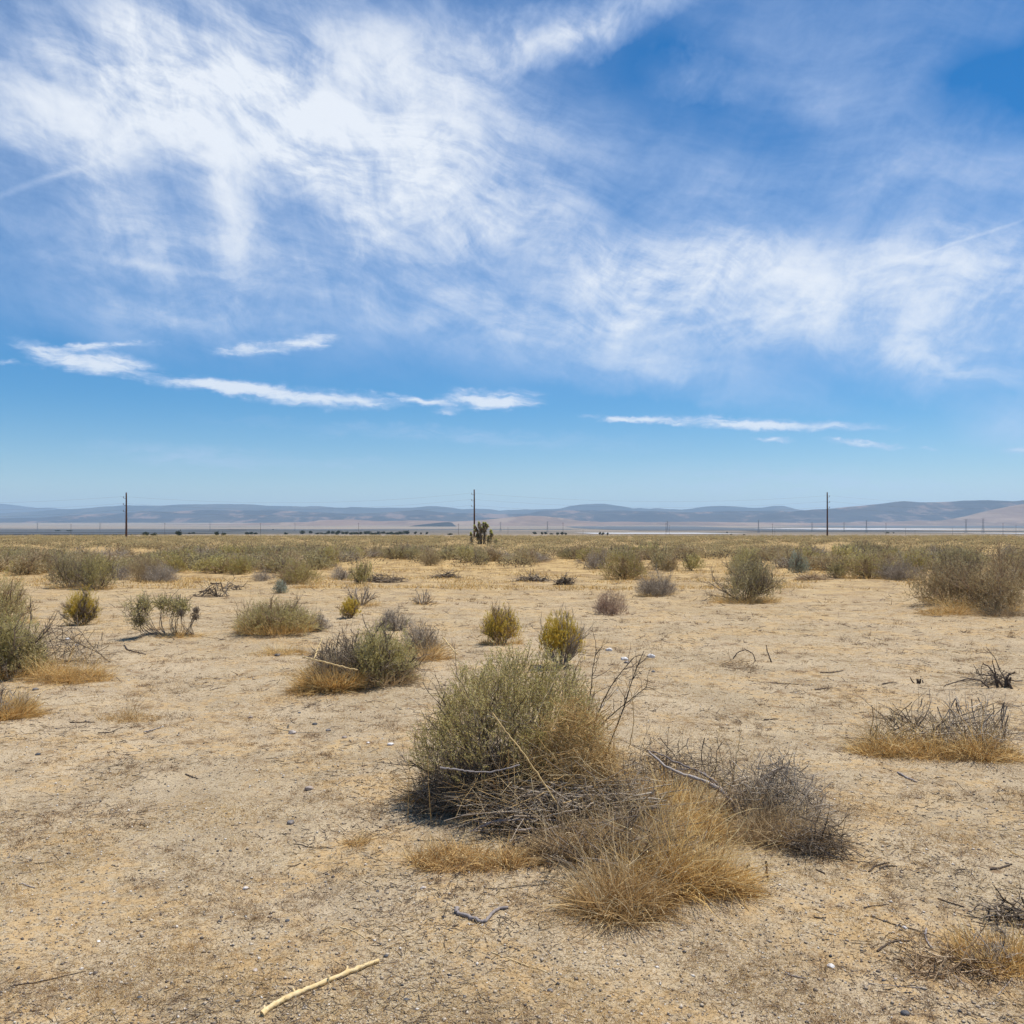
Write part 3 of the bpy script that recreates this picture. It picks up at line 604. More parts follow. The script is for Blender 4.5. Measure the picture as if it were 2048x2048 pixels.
SH = [  # box in the photograph, kind, label
 (1210,1100,1292,1156,'olive','round yellow-green shrub, the brightest in the middle distance'),
 (1278,1146,1352,1192,'dead','dense grey leafless shrub below the round yellow-green one'),
 (1183,1182,1244,1229,'tumble','small pinkish dry shrub standing alone on bare sand'),
 (1425,1120,1556,1204,'sage','broad sage shrub with orange grass at its foot, right of centre'),
 (1455,1095,1530,1150,'grey','rounded pale green shrub rising behind the broad sage one'),
 (1572,1104,1608,1146,'silver','small round grey-green shrub standing alone on the right'),
 (1605,1098,1645,1130,'olive','small shrub just behind the round grey-green one'),
 (1652,1122,1690,1158,'sage','small dark shrub at the left end of the long right cluster'),
 (1685,1106,1800,1160,'olive','widest shrub of the long right cluster'),
 (1760,1120,1838,1164,'dead','grey twiggy shrub in the long right cluster'),
 (1800,1102,1856,1146,'olive','golden green shrub at the right end of the long cluster'),
 (1668,1090,1730,1124,'grey','pale green shrub behind the long right cluster'),
 (1700,1086,1770,1115,'sage','sage shrub behind the long right cluster, second row'),
 (1845,1112,1960,1225,'tan','big tan shrub with dark twigs, left part of the right edge thicket'),
 (1910,1120,2060,1234,'tan','largest shrub of the right edge thicket, cut by the frame'),
 (1870,1095,1960,1165,'sage','paler shrub behind the right edge thicket'),
 (1975,1098,2090,1180,'tan','tan shrub at the right edge behind the thicket'),
 (1770,1092,1800,1118,'sage','little sage shrub between the long cluster and the thicket'),
 (1285,1086,1325,1120,'grey','dark-centred grey shrub right behind the round yellow-green one'),
 (1300,1104,1345,1138,'sage','pale rounded shrub right of the yellow-green one'),
 (1320,1112,1358,1142,'tan','low tan shrub beside the pale rounded one'),
 (1362,1108,1404,1140,'grey','rounded green-grey shrub halfway to the broad sage one'),
 (1165,1104,1215,1138,'dead','grey leafless shrub left of the round yellow-green one'),
 (1120,1098,1155,1118,'sage','low sage shrub left of the grey leafless one'),
 (1022,1100,1078,1130,'tan','tan shrub right of the joshua trees with grey lower twigs'),
 (915,1092,952,1126,'grey','dark round shrub below the joshua trees, left one'),
 (940,1100,976,1134,'sage','round shrub below the joshua trees, right one'),
 (972,1100,1004,1124,'tan','small tan shrub below the smallest joshua tree'),
 (842,1106,880,1136,'tan','low spiky tan shrub on open sand left of the joshua trees'),
 (768,1092,812,1121,'sage','sage shrub in the left middle distance with a darker neighbour'),
 (798,1088,826,1112,'dead','dark narrow shrub touching the sage one'),
 (702,1124,742,1170,'grey','small upright green shrub over a dark fallen branch'),
 (640,1090,684,1136,'olive','green shrub rising behind the orange-footed cluster'),
 (608,1100,645,1125,'tan','rounded brown shrub left of the green rising one'),
 (548,1122,640,1172,'olive','broad shrub with orange grass, centre of the left middle cluster'),
 (506,1142,548,1166,'dead','low grey shrub at the left end of the left middle cluster'),
 (655,1136,702,1164,'dead','grey fallen-looking shrub at the right end of the left middle cluster'),
 (543,1162,575,1189,'silver','tiny silvery green ball shrub on open sand'),
 (450,1110,500,1150,'olive','single rounded olive shrub left of the middle cluster'),
 (486,1094,528,1124,'sage','sage shrub behind the single rounded olive one'),
 (536,1096,560,1116,'dead','small upright grey shrub far left of centre'),
 (362,1094,402,1116,'grey','dark green-grey shrub, left of a touching pair'),
 (385,1096,412,1118,'sage','sage shrub, right of a touching pair'),
 (400,1104,432,1124,'dead','grey low shrub right of the touching pair'),
 (226,1094,270,1120,'tan','flat-topped brown shrub straight below the left power pole'),
 (268,1112,332,1163,'tan','brown shrub in the left row, middle one'),
 (322,1108,374,1148,'olive','olive shrub at the right end of the left row'),
 (214,1128,262,1160,'dead','grey twiggy shrub in the left row'),
 (290,1132,355,1165,'dead','low grey shrub in front of the left row'),
 (100,1112,182,1178,'sage','large green sage shrub, left half of the biggest left clump'),
 (160,1104,226,1180,'grey','large green-grey shrub, right half of the biggest left clump'),
 (54,1100,108,1145,'tan','brown shrub with black shade at its foot near the left edge'),
 (10,1096,62,1136,'sage','tan-green shrub second from the left edge'),
 (-40,1096,16,1130,'tan','brown shrub cut by the left edge of the photograph'),
]
for j, (a, b_, c, d, kd, lab) in enumerate(SH):
    ww = (c-a)*.09+2; shrub(a-ww, b_-4, c+ww, d, kd, lab, i=j % 2, lod=1 if (c-a) > 62 else 2)

# nearer shrubs, each grown on its own
def own(px0, ytop, px1, ybase, seed, stem_m, leaf_m, lab, name='shrub', cat='shrub', grass_m=M_GRASS, back=.4, **k):
    cx = (px0+px1)/2; X, Y, Z = [float(q) for q in at(cx, ybase)]
    R = (px1-px0)/2/F*Y; Y2 = Y+R*back; X2 = (cx-1024)/F*Y2; Z2 = float(gz(X2, Y2)); R = (px1-px0)/2/F*Y2
    H = max(EYE+(HZ-ytop)/F*Y2-Z2, .08)
    return place(name, shrub_meshes(seed, stem_m, leaf_m, grass_m, R=R, H=H, **k), (X2, Y2, Z2), 0, None, lab, cat), (X2, Y2, Z2, R, H)
own(956,1206,1050,1291,11,M_BTWIG,M_GOLD,'left of two rounded golden rabbitbrush on open sand',name='rabbitbrush',tilt=(.05,1.1),broom=.8,n0=26,n1=240,n2=1700,nl=20000,leaf=(.022,.0035),leaf_lo=.34,lump=.2,tw=(.006,.003,.0017),grass=500,gl=.14,shoots=2000,crown_lo=0.36,sl=0.16,stw=0.0013)
own(1062,1222,1182,1338,12,M_GTWIG,M_GOLD,'bright yellow mushroom-shaped rabbitbrush on pale bare stems behind the big shrub',name='rabbitbrush',tilt=(.05,.9),broom=1.,n0=30,n1=260,n2=1900,nl=36000,leaf=(.022,.0032),leaf_lo=.52,lump=.08,tw=(.006,.003,.0016),grass=120,gl=.12,shoots=4200,crown_lo=0.66,sl=.13,stw=0.0012)
own(126,1172,206,1248,13,M_TWIG,M_GOLD,'golden shrub with dark grey lower stems on the left sand',name='rabbitbrush',tilt=(.05,1.1),broom=.7,n0=26,n1=240,n2=1700,nl=15000,leaf=(.026,.004),leaf_lo=.36,lump=.25,tw=(.008,.004,.002),grass=150,shoots=1800,crown_lo=0.34,sl=0.2,stw=0.0018)
own(466,1196,640,1274,14,M_BTWIG,M_GREY,'wide sage-green shrub with tan grass foot, left of centre',n0=34,n1=300,n2=1200,nl=30000,leaf=(.022,.005),leaf_lo=.22,lump=.35,tw=(.008,.004,.002),grass=1800,gl=.26,shoots=2600,crown_lo=0.22,sl=0.22,mounds=8)
own(600,1212,660,1268,15,M_GTWIG,M_GREY,'grey leafless twiggy shrub at the right side of the wide sage-green one',n0=18,n1=200,n2=900,nl=0,tw=(.008,.004,.0022),wob=.22,shoots=700,sl=0.3)
own(676,1228,836,1382,16,M_TWIG,M_GREY,'tall pale green shrub with brown grass at its foot, left of the big foreground shrub',n0=34,n1=340,n2=1400,nl=38000,leaf=(.018,.0042),leaf_lo=.28,lump=.35,tw=(.009,.0045,.0018),grass=900,gl=.25,grass_m=M_BGRASS,shoots=3200,crown_lo=0.26,sl=0.2,mounds=7)
own(612,1268,735,1388,17,M_TWIG,M_TANL,'low twiggy brown shrub leaning left of the tall pale green one',n0=22,n1=260,n2=1500,nl=2500,leaf=(.014,.003),tw=(.008,.004,.0018),grass=3600,gl=.26,wob=.22,shoots=900,sl=0.3)
own(808,1222,884,1306,18,M_GTWIG,M_GREY,'grey-purple dead shrub right behind the tall pale green one',n0=24,n1=260,n2=1700,nl=0,tw=(.008,.004,.002),wob=.2,grass=900,gl=.22,shoots=1300,sl=0.28)
own(748,1214,830,1262,19,M_GTWIG,M_GREY,'grey dead twig mass behind the tall pale green shrub',n0=20,n1=220,n2=1400,nl=0,tw=(.007,.0035,.002),wob=.22,shoots=900,sl=0.3)
own(678,1188,724,1238,20,M_BTWIG,M_GOLD,'small golden-green shrub with dark base behind the tall pale green shrub',tilt=(.05,1.),broom=.6,n0=18,n1=160,n2=900,nl=7000,leaf=(.026,.0055),leaf_lo=.25,tw=(.008,.004,.0024),shoots=700,crown_lo=0.25)
own(682,1168,762,1212,21,M_GTWIG,M_GREY,'dead shrub with stiff grey stems above the small golden-green one',n0=26,n1=60,n2=160,nl=0,tw=(.012,.006,.003),tilt=(.1,1.),grass=300,gl=.2)
own(818,1162,872,1211,22,M_GTWIG,M_GREY,'spiky dead shrub with stiff grey stems alone on the sand',n0=26,n1=50,n2=80,nl=0,tw=(.011,.006,.003),tilt=(.1,1.2),grass=120,gl=.2)
own(-60,1192,96,1362,23,M_TWIG,M_GREY,'big sage-green shrub at the left edge, front one',n0=40,n1=420,n2=1600,nl=48000,leaf=(.017,.004),leaf_lo=.16,lump=.3,tw=(.009,.0045,.0018),grass=900,gl=.25,shoots=4200,crown_lo=0.14,sl=0.18,mounds=8)
own(-70,1126,76,1250,24,M_BTWIG,M_GREY,'large brown-green shrub at the left edge behind the front one',n0=34,n1=320,n2=1200,nl=28000,leaf=(.022,.005),leaf_lo=.2,lump=.35,tw=(.009,.0045,.002),grass=300,shoots=2400,crown_lo=0.18,sl=0.2,mounds=8)
own(-50,1362,58,1442,25,M_GTWIG,M_GREY,'dead twiggy shrub with dry grass at the left edge',n0=18,n1=140,n2=420,nl=0,tw=(.007,.004,.0016),wob=.25,grass=3000,gl=.2)
own(1905,1860,2090,1930,26,M_GTWIG,M_GREY,'dead pale twigs with orange grass at the right edge',n0=12,n1=80,n2=300,nl=0,tw=(.004,.002,.001),wob=.3,grass=500,gl=.13,grass_m=M_GRASS)

# open shrub with leafy tufts on bare stems
def tufted():
    X, Y, Z = [float(q) for q in at(325, 1275)]; e = empty('shrub', (X, Y, Z)); tag(e, 'open shrub with three leafy tufts on bare curved stems and dry grass below', 'shrub')
    r = np.random.default_rng(31); k = Y/F; T, Lf = Geo(), Geo()
    for (bx, by), (tx, ty), rad, leafy in [((312,1272),(282,1216),22,1), ((322,1270),(296,1205),14,1), ((330,1268),(318,1208),13,1), ((352,1266),(346,1212),17,1), ((350,1268),(362,1216),13,1), ((385,1268),(370,1226),6,0), ((388,1268),(392,1222),6,0), ((300,1272),(286,1240),12,.5), ((378,1268),(384,1235),8,0)]:
        A = np.array([(bx-325)*k, (r.random()-.5)*.2, 0]); B = np.array([(tx-325)*k, (r.random()-.5)*.3, (1275-ty)*k])
        for q in range(4):
            t = np.linspace(0, 1, 8)[:, None]; S = A*(1-t)+B*t+np.sin(t*PI)*np.array([-.04, 0, -.06])*(1+q*.3)+r.normal(size=(8, 3))*.012*np.minimum(t*3, 1)
            tubes(T, S[None], np.linspace(.006, .0025, 8)[None], 5, .8)
        c = B; n = 150; d = norm(r.normal(size=(n, 3))+[0, 0, .9]); S1 = grow(r, c+r.normal(size=(n, 3))*rad*k*.5-[0, 0, rad*k*.7], d, rad*k*(.5+1.*r.random(n)), 5, .2, .06)
        tubes(T, S1, np.linspace(.003, .0015, 5)[None]*np.ones((n, 1)), 3, r.random(n))
        if leafy:
            p, d, i, t = along(r, S1, int(1300*leafy), .2, 1.); leaves(Lf, p, d+r.normal(size=d.shape)*.7, .024, .007, .5+.25*r.normal(size=len(p)))
    link('stems', T.mesh('stems', M_TWIG), e); link('foliage', Lf.mesh('foliage', M_GREY), e)
tufted()

# ------------------------------------------------------------------ dry grass clumps
def clump(px, py, wpx, hpx, n, lab, mt=M_GRASS, lean=(0, 0), dep=.7, wd=.0022, seed=None, name='grass_clump'):
    X, Y, Z = [float(q) for q in at(px, py)]; r = np.random.default_rng(seed or int(px*7+py)); k = Y/F
    R = wpx/2*k; H = hpx*k; n = int(n*.38); m_ = max(n//12, 8)
    a = r.random(m_)*2*PI; q = r.random(m_)**.6*(.75+.5*r.random(m_))*(1+.35*perlin(np.cos(a)*1.7+px, np.sin(a)*1.7, 3)); tx, ty = np.cos(a)*q*R, np.sin(a)*q*R*dep+R*dep*.5
    th = (.18+1.05*r.random(m_)**2.3)*np.clip(1.2-.55*np.abs(q), .3, 1.2)*(1+.5*perlin(tx/R*2.5+px, ty/R*2.5, 7))       # every tuft has its own height, lean and tone
    tl = np.stack([np.cos(a)*q*.5+lean[0], np.sin(a)*q*.4+lean[1], .85+0*a], -1)+r.normal(size=(m_, 3))*[.62, .55, .2]; tc_ = .30*r.normal(size=m_)
    i = r.integers(0, m_, n); lx, ly = tx[i]+r.normal(size=n)*.016, ty[i]+r.normal(size=n)*.016
    P0 = np.stack([lx, ly, gz(X+lx, Y+ly)-Z-.008], -1)
    D = norm(norm(tl[i])+r.normal(size=(n, 3))*.34); D[:, 2] = np.abs(D[:, 2])+.03
    B = grow(r, P0, D, H*1.25*th[i]*(.35+1.0*r.random(n)), 6, .17, -.10); B[..., 2] = np.maximum(B[..., 2], P0[:, None, 2]*1+.002)
    G = Geo(); blades(G, B, wd*1.85*(.5+1.1*r.random(n)), .48+.18*r.normal(size=n)+tc_[i])
    # matted broken stems at the foot and a few long bent stalks above
    n2 = n//2; a2 = r.random(n2)*2*PI; q2 = r.random(n2)**.5*1.15; lx, ly = np.cos(a2)*q2*R, np.sin(a2)*q2*R*dep+R*dep*.5
    P0b = np.stack([lx, ly, gz(X+lx, Y+ly)-Z+.003+H*.22*r.random(n2)*(1-q2/1.3)], -1); Bb = grow(r, P0b, r.normal(size=(n2, 3))*[1, 1, .22], H*(.25+.6*r.random(n2)), 6, .22, -.03)
    Bb[..., 2] = np.maximum(Bb[..., 2], P0b[:, None, 2]*.5+.002); blades(G, Bb, wd*1.7*(.5+1.*r.random(n2)), .22+.34*r.normal(size=n2))
    n3 = max(n//60, 4); j3 = r.integers(0, m_, n3); P0c = np.stack([tx[j3], ty[j3], gz(X+tx[j3], Y+ty[j3])-Z], -1); Bc = grow(r, P0c, norm(r.normal(size=(n3, 3))*[.6, .5, 0]+[lean[0], 0, 1]), H*(.9+.9*r.random(n3)), 9, .16, -.05)
    tubes(G, Bc, np.linspace(wd*.55, wd*.25, 9)[None]*np.ones((n3, 1)), 3, .7+.3*r.random(n3))
    ns = n//9      # seed heads
    i = r.integers(0, n, ns); leaves(G, B[i, -1], norm(B[i, -1]-B[i, -2])+r.normal(size=(ns, 3))*.3, wd*7, wd*2.4, .8+.2*r.random(ns))
    return tag(link(name, G.mesh(name, mt), None, (X, Y, Z)), lab, 'grass clump', 'dry grass clumps')
GC = [
 (1130,1738,130,95,5200,'brown-gold grass clump below the dead branch pile, left part',M_BGRASS,(.1,0)),
 (1240,1840,165,120,8000,'brightest golden grass clump, at the lower front of the brush heap',M_STRAW,(0,-.1)),
 (1335,1808,170,130,7500,'golden grass clump leaning right, right of the brightest one',M_GRASS,(.35,-.1)),
 (1300,1690,150,80,4200,'golden grass clump in the middle of the brush heap',M_GRASS,(.3,0)),
 (1190,1735,120,80,3200,'shaggy golden grass clump left of the middle one',M_STRAW,(.2,-.1)),
 (1425,1802,140,100,5200,'grass clump at the right front of the brush heap',M_GRASS,(.5,-.1)),
 (1270,1740,170,95,6500,'brown grass clump behind the brightest golden one',M_BGRASS,(.3,0)),
 (1370,1700,160,90,5600,'tall golden grass clump around the log stub',M_GRASS,(.35,0)),
 (1340,1625,150,80,4800,'golden grass clump under the bent grey branch',M_GRASS,(-.35,0)),
 (1445,1650,110,85,3600,'golden grass clump at the foot of the bent grey branch',M_OSTRAW,(-.35,0)),
 (1535,1695,170,105,6200,'brown grass clump under the dead shrub, left part',M_BGRASS,(.4,0)),
 (1625,1700,110,70,3600,'brown grass clump at the right end of the dead shrub',M_BGRASS,(.6,-.1)),
 (905,1738,150,60,3800,'low orange grass clump in front of the big shrub',M_OSTRAW,(0,0)),
 (1010,1745,120,60,3000,'low tan grass clump below the left end of the branch pile',M_OSTRAW,(.1,0)),
 (840,1608,44,52,1200,'small upright orange grass tuft left under the big shrub',M_OSTRAW,(0,0)),
 (714,1692,46,36,800,'small orange grass tuft alone left of the big shrub',M_OSTRAW,(0,0)),
 (1065,1640,140,40,2400,'pale brown grass clump between the big shrub and the branch pile',M_BGRASS,(0,0)),
 (1200,1640,110,70,3000,'orange grass clump under the dry tangle',M_OSTRAW,(.1,0)),
 (1785,1516,120,70,4600,'upright golden grass clump on the right, left part',M_GRASS,(0,0)),
 (1880,1524,130,55,4200,'low golden grass clump on the right, middle part',M_GRASS,(.1,0)),
 (1975,1530,130,75,4600,'golden grass clump on the right, right part',M_GRASS,(.15,0)),
 (1750,1494,60,96,500,'thin tall pale stems at the left end of the right grass clump',M_BGRASS,(0,0)),
 (640,1392,130,62,4200,'orange-brown grass clump under the leaning brown shrub',M_GRASS,(.3,0)),
 (780,1372,80,72,3000,'brown grass clump at the foot of the tall pale green shrub',M_BGRASS,(.4,0)),
 (125,1366,150,66,5200,'orange grass mound beside the left edge shrub',M_GRASS,(.2,0)),
 (25,1438,90,60,2600,'grass clump at the left edge in front of the dead shrub',M_GRASS,(0,0)),
 (355,1278,90,26,1500,'low tan grass under the open tufted shrub',M_GRASS,(0,0)),
 (860,1318,70,60,1800,'orange straw clump right of the grey-purple dead shrub',M_OSTRAW,(.5,0)),
 (560,1310,120,36,1800,'low tan grass in front of the wide sage-green shrub',M_GRASS,(0,0)),
 (1520,1206,60,30,1500,'orange grass at the right foot of the broad sage shrub',M_OSTRAW,(0,0)),
 (1450,1206,60,24,1100,'tan grass at the left foot of the broad sage shrub',M_GRASS,(0,0)),
 (1905,1236,120,44,3000,'tan grass along the left front of the right edge thicket',M_GRASS,(0,0)),
 (2010,1240,100,44,2400,'dark gold grass along the right front of the right edge thicket',M_BGRASS,(0,0)),
 (610,1178,50,22,900,'orange grass at the right of the left middle cluster',M_OSTRAW,(.3,0)),
 (255,1440,110,34,1600,'low pale straw grass patch on the left sand',M_STRAW,(0,0)),
 (2050,1925,80,55,1200,'orange grass clump at the lower right edge',M_GRASS,(0,0)),
]
for px, py, w, h, n, lab, mt, lean in GC: clump(px, py, w, h, n, lab, mt, lean)

# ------------------------------------------------------------------ the big foreground shrub
def hero():
    Y = 5.35; X = (985-1024)/F*Y; Z = float(gz(X, Y)); e = empty('saltbush', (X, Y, Z))
    tag(e, 'big pale green saltbush with black twiggy base in the centre foreground', 'shrub')
    S, Lf, _ = shrub_geo(77, R=.52, H=.82, n0=48, n1=560, n2=3000, nl=1, leaf=(.011, .0028), tw=(.006, .003, .0013), lump=.25, wob=.24, tilt=(.1, 1.5))
    link('stems', S.mesh('stems', M_TWIG), e)
    # leafy shoots: upright fine sprays in the upper half, thicker in some places than in others
    r = np.random.default_rng(78); T, Lf = Geo(), Geo()
    n = 4300; a = r.random(n)*2*PI; q = r.random(n)**.5; hx, hy = np.cos(a)*q, np.sin(a)*q
    top = .84*np.sqrt(np.maximum(1-q*q*.9, .02))*(1+.24*perlin(hx*2.2+3, hy*2.2, 5)+.14*perlin(hx*5, hy*5, 9))
    gap = perlin(hx*3.2+7, hy*3.2+1, 12)
    sc_ = np.where(hx > .45, 1.05, 1.)*np.where(hx < -.55, .86, 1.)
    z = top*(.34+.58*r.random(n)**.7)*sc_
    k = (z > .27+.12*r.normal(size=n)) & (gap > -.30)
    P0 = np.stack([hx*.55+.10, hy*.48, z], -1)[k]; m_ = len(P0)
    D = norm(np.stack([hx[k]*.55, hy[k]*.45, .8+hx[k]*0], -1)+r.normal(size=(m_, 3))*.32)
    S1 = grow(r, P0, D, .07+.09*r.random(m_), 6, .13, .03)
    tubes(T, S1, np.linspace(.0016, .0007, 6)[None]*np.ones((m_, 1)), 3, .3+.5*r.random(m_))
    p, d, i, t = along(r, S1, 56000, .05, 1.03)
    tn = .5+.2*r.normal(size=len(p))+.30*perlin(p[:, 0]*4+2, p[:, 1]*4+p[:, 2]*3, 6)
    leaves(Lf, p, norm(d*.9+r.normal(size=d.shape)*.55), .014*(.6+.8*r.random(len(p))), .0042*(.7+.6*r.random(len(p))), tn)
    link('shoots', T.mesh('shoots', M_BTWIG), e); link('foliage', Lf.mesh('foliage', M_GREY), e)
    # dark bare stems sticking out on the right rear
    T = Geo(); P0 = np.array([[.30+.05*i, .15, .05] for i in range(7)])+r.normal(size=(7, 3))*.03
    D0 = norm(np.array([[.1+.09*i, .1, 1.] for i in range(7)])+r.normal(size=(7, 3))*.1); A = grow(r, P0, D0, .68+.2*r.random(7), 8, .1, .02); tubes(T, A, np.linspace(.006, .002, 8)[None]*np.ones((7, 1)), 5, .2)
    p, d, i, t = along(r, A, 90, .4, 1.); B = grow(r, p, d+r.normal(size=d.shape)*.55, .10+.10*r.random(90), 6, .2, .03); tubes(T, B, np.linspace(.0022, .0009, 6)[None]*np.ones((90, 1)), 3, .3)
    link('bare_stems', T.mesh('bare_stems', M_TWIG), e)
hero()
def tangle(px, py, wpx, hpx, n, mt, lab, name, cat, seed, L=.35, rad=.0016, flat=.5, depth=.5, lo=.0, dirx=1., sides=3, wob=.2, tmax=1.):
    X, Y, Z = [float(q) for q in at(px, py)]; r = np.random.default_rng(seed); k = Y/F; R = wpx/2*k; H = hpx*k
    a = r.random(n)*2*PI; q = r.random(n)**.6; u = r.random(n); hh = H*np.sqrt(1-q*q*.85)*u+lo*H
    P0 = np.stack([np.cos(a)*q*R, np.sin(a)*q*R*depth+R*depth*.6, hh*.85+.004], -1)
    D = norm(r.normal(size=(n, 3))*[dirx, .7, flat]); P0 = P0-D*L*.4
    P = grow(r, P0, D, L*(.4+.9*r.random(n)), 7, wob, 0.); P[..., 2] = np.maximum(P[..., 2], .004)
    G = Geo(); rr = rad*(.5+1.6*r.random((n, 1))**2); tubes(G, P, np.linspace(1.2, .45, 7)[None]*rr, sides, r.random(n)*tmax)
    p, d, i, t = along(r, P, n, .3, 1.); B = grow(r, p, d+r.normal(size=d.shape)*.6, L*.25*(.5+r.random(n)), 5, .22, .02); tubes(G, B, np.linspace(.7, .3, 5)[None]*rr[i], 3, r.random(n)*tmax)
    return tag(link(name, G.mesh(name, mt), None, (X, Y, Z)), lab, cat)
tangle(1158,1662,200,265,2000,M_OSTRAW,'orange dry tumbleweed tangle on the right side of the big saltbush','tumbleweed','tumbleweed',41,L=.26,rad=.0011,flat=.9,depth=.7,wob=.25)
tangle(1150,1690,330,90,420,M_GTWIG,'pile of dead grey branches lying in front of the big saltbush','branch_pile','branch pile',42,L=.5,rad=.0028,flat=.16,depth=.4,sides=4,wob=.10,tmax=.75)
tangle(1235,1672,150,80,420,M_TWIG,'dark knot of twigs at the right end of the dead branch pile','branch_pile','branch pile',43,L=.34,rad=.0022,flat=.25,depth=.5,sides=4,wob=.16)
tangle(975,1645,270,120,1400,M_TWIG,'black twig mass hanging low under the big saltbush','twig_mass','twig mass',44,L=.36,rad=.0014,flat=.35,depth=.8,wob=.2)
tangle(1350,1590,260,90,340,M_TWIG,'dark dead twigs arching behind the bent grey branch','dead_twigs','dead twigs',45,L=.34,rad=.0017,flat=.5,depth=.5,wob=.22)
tangle(1560,1660,190,130,620,M_GTWIG,'dead grey shrub right of the brush heap','dead_shrub','shrub',46,L=.26,rad=.0016,flat=.9,depth=.6,wob=.22)
tangle(1640,1720,130,70,160,M_TWIG,'sparse dark twigs at the right end of the dead grey shrub','dead_twigs','dead twigs',47,L=.24,rad=.0014,flat=.5,depth=.5,wob=.22)
tangle(1130,1690,420,170,420,M_STRAW,'loose pale straw stalks strewn over the brush heap','straw_stalks','straw',48,L=.42,rad=.0011,flat=.6,depth=.5,wob=.07)
tangle(1270,1790,330,120,210,M_TWIG,'dark broken twigs caught in the golden grass heap','dead_twigs','dead twigs',65,L=.24,rad=.0015,flat=.7,depth=.5,wob=.2)
tangle(1330,1800,300,110,150,M_STRAW,'bright straw stems sticking out of the front of the golden grass heap','straw_stalks','straw',66,L=.26,rad=.0010,flat=.9,depth=.6,wob=.08)
tangle(1480,1660,160,90,160,M_BTWIG,'brown twigs between the bent grey branch and the dead grey shrub','dead_twigs','dead twigs',67,L=.24,rad=.0015,flat=.8,depth=.5,wob=.2)
tangle(1830,1505,180,80,110,M_TWIG,'dark twigs standing in the left part of the right grass clump','dead_twigs','dead twigs',49,L=.30,rad=.0026,flat=1.3,depth=.4,wob=.2)
tangle(1960,1515,180,110,190,M_GTWIG,'grey branching twigs standing in the right part of the right grass clump','dead_twigs','dead twigs',50,L=.40,rad=.0026,flat=1.1,depth=.4,wob=.18)
tangle(690,1375,150,90,420,M_TWIG,'dark twigs in the leaning brown shrub','dead_twigs','dead twigs',51,L=.40,rad=.0022,flat=.9,depth=.6,wob=.2)
tangle(120,1340,160,70,130,M_TWIG,'dark curved twigs rising from the orange grass mound on the left','dead_twigs','dead twigs',52,L=.5,rad=.0026,flat=.8,depth=.5,wob=.2)
tangle(760,1165,90,16,220,M_TWIG,'dark fallen branch under the small upright green shrub','branch_pile','branch pile',53,L=.5,rad=.006,flat=.15,depth=.4)
tangle(890,1157,50,9,120,M_TWIG,'small dark twig heap on the open sand left of the joshua trees','branch_pile','branch pile',54,L=.5,rad=.008,flat=.1,depth=.4)
tangle(1065,1162,70,9,140,M_TWIG,'low dark twig heap below the tan shrub right of the joshua trees','branch_pile','branch pile',55,L=.5,rad=.008,flat=.15,depth=.4)
tangle(1130,1168,34,14,140,M_TWIG,'small knobby twig heap right of the low dark one','branch_pile','branch pile',56,L=.4,rad=.008,flat=.4,depth=.4)
tangle(1625,1162,90,10,160,M_BTWIG,'thin twig litter heap left of the long right cluster','branch_pile','branch pile',57,L=.5,rad=.005,flat=.1,depth=.4)
tangle(425,1196,50,30,46,M_TWIG,'small dark forked dead shrub on the left open sand','dead_shrub','shrub',58,L=.5,rad=.008,flat=1.1,depth=.4)
tangle(340,1206,70,8,60,M_TWIG,'dark sticks lying behind the open tufted shrub','branch_pile','branch pile',59,L=.5,rad=.006,flat=.1,depth=.3)
tangle(470,1183,40,10,30,M_TWIG,'dark broken sticks between the forked dead shrub and the silvery ball','branch_pile','branch pile',60,L=.4,rad=.006,flat=.2,depth=.3)
tangle(2030,1850,110,26,60,M_TWIG,'dark sticks heaped at the lower right edge','branch_pile','branch pile',61,L=.2,rad=.0028,flat=.2,depth=.6)
tangle(1930,1945,220,14,120,M_BTWIG,'flat spread of brown sticks near the lower right corner','branch_pile','branch pile',62,L=.22,rad=.002,flat=.06,depth=.5)
tangle(1480,1335,60,18,60,M_BTWIG,'brown twigs at the foot of the arched wire-thin branch','dead_twigs','dead twigs',63,L=.3,rad=.002,flat=.3,depth=.4)
tangle(1985,1372,70,26,46,M_TWIG,'tangled dark branch left of the burnt stump','dead_twigs','dead twigs',64,L=.4,rad=.004,flat=.3,depth=.4)

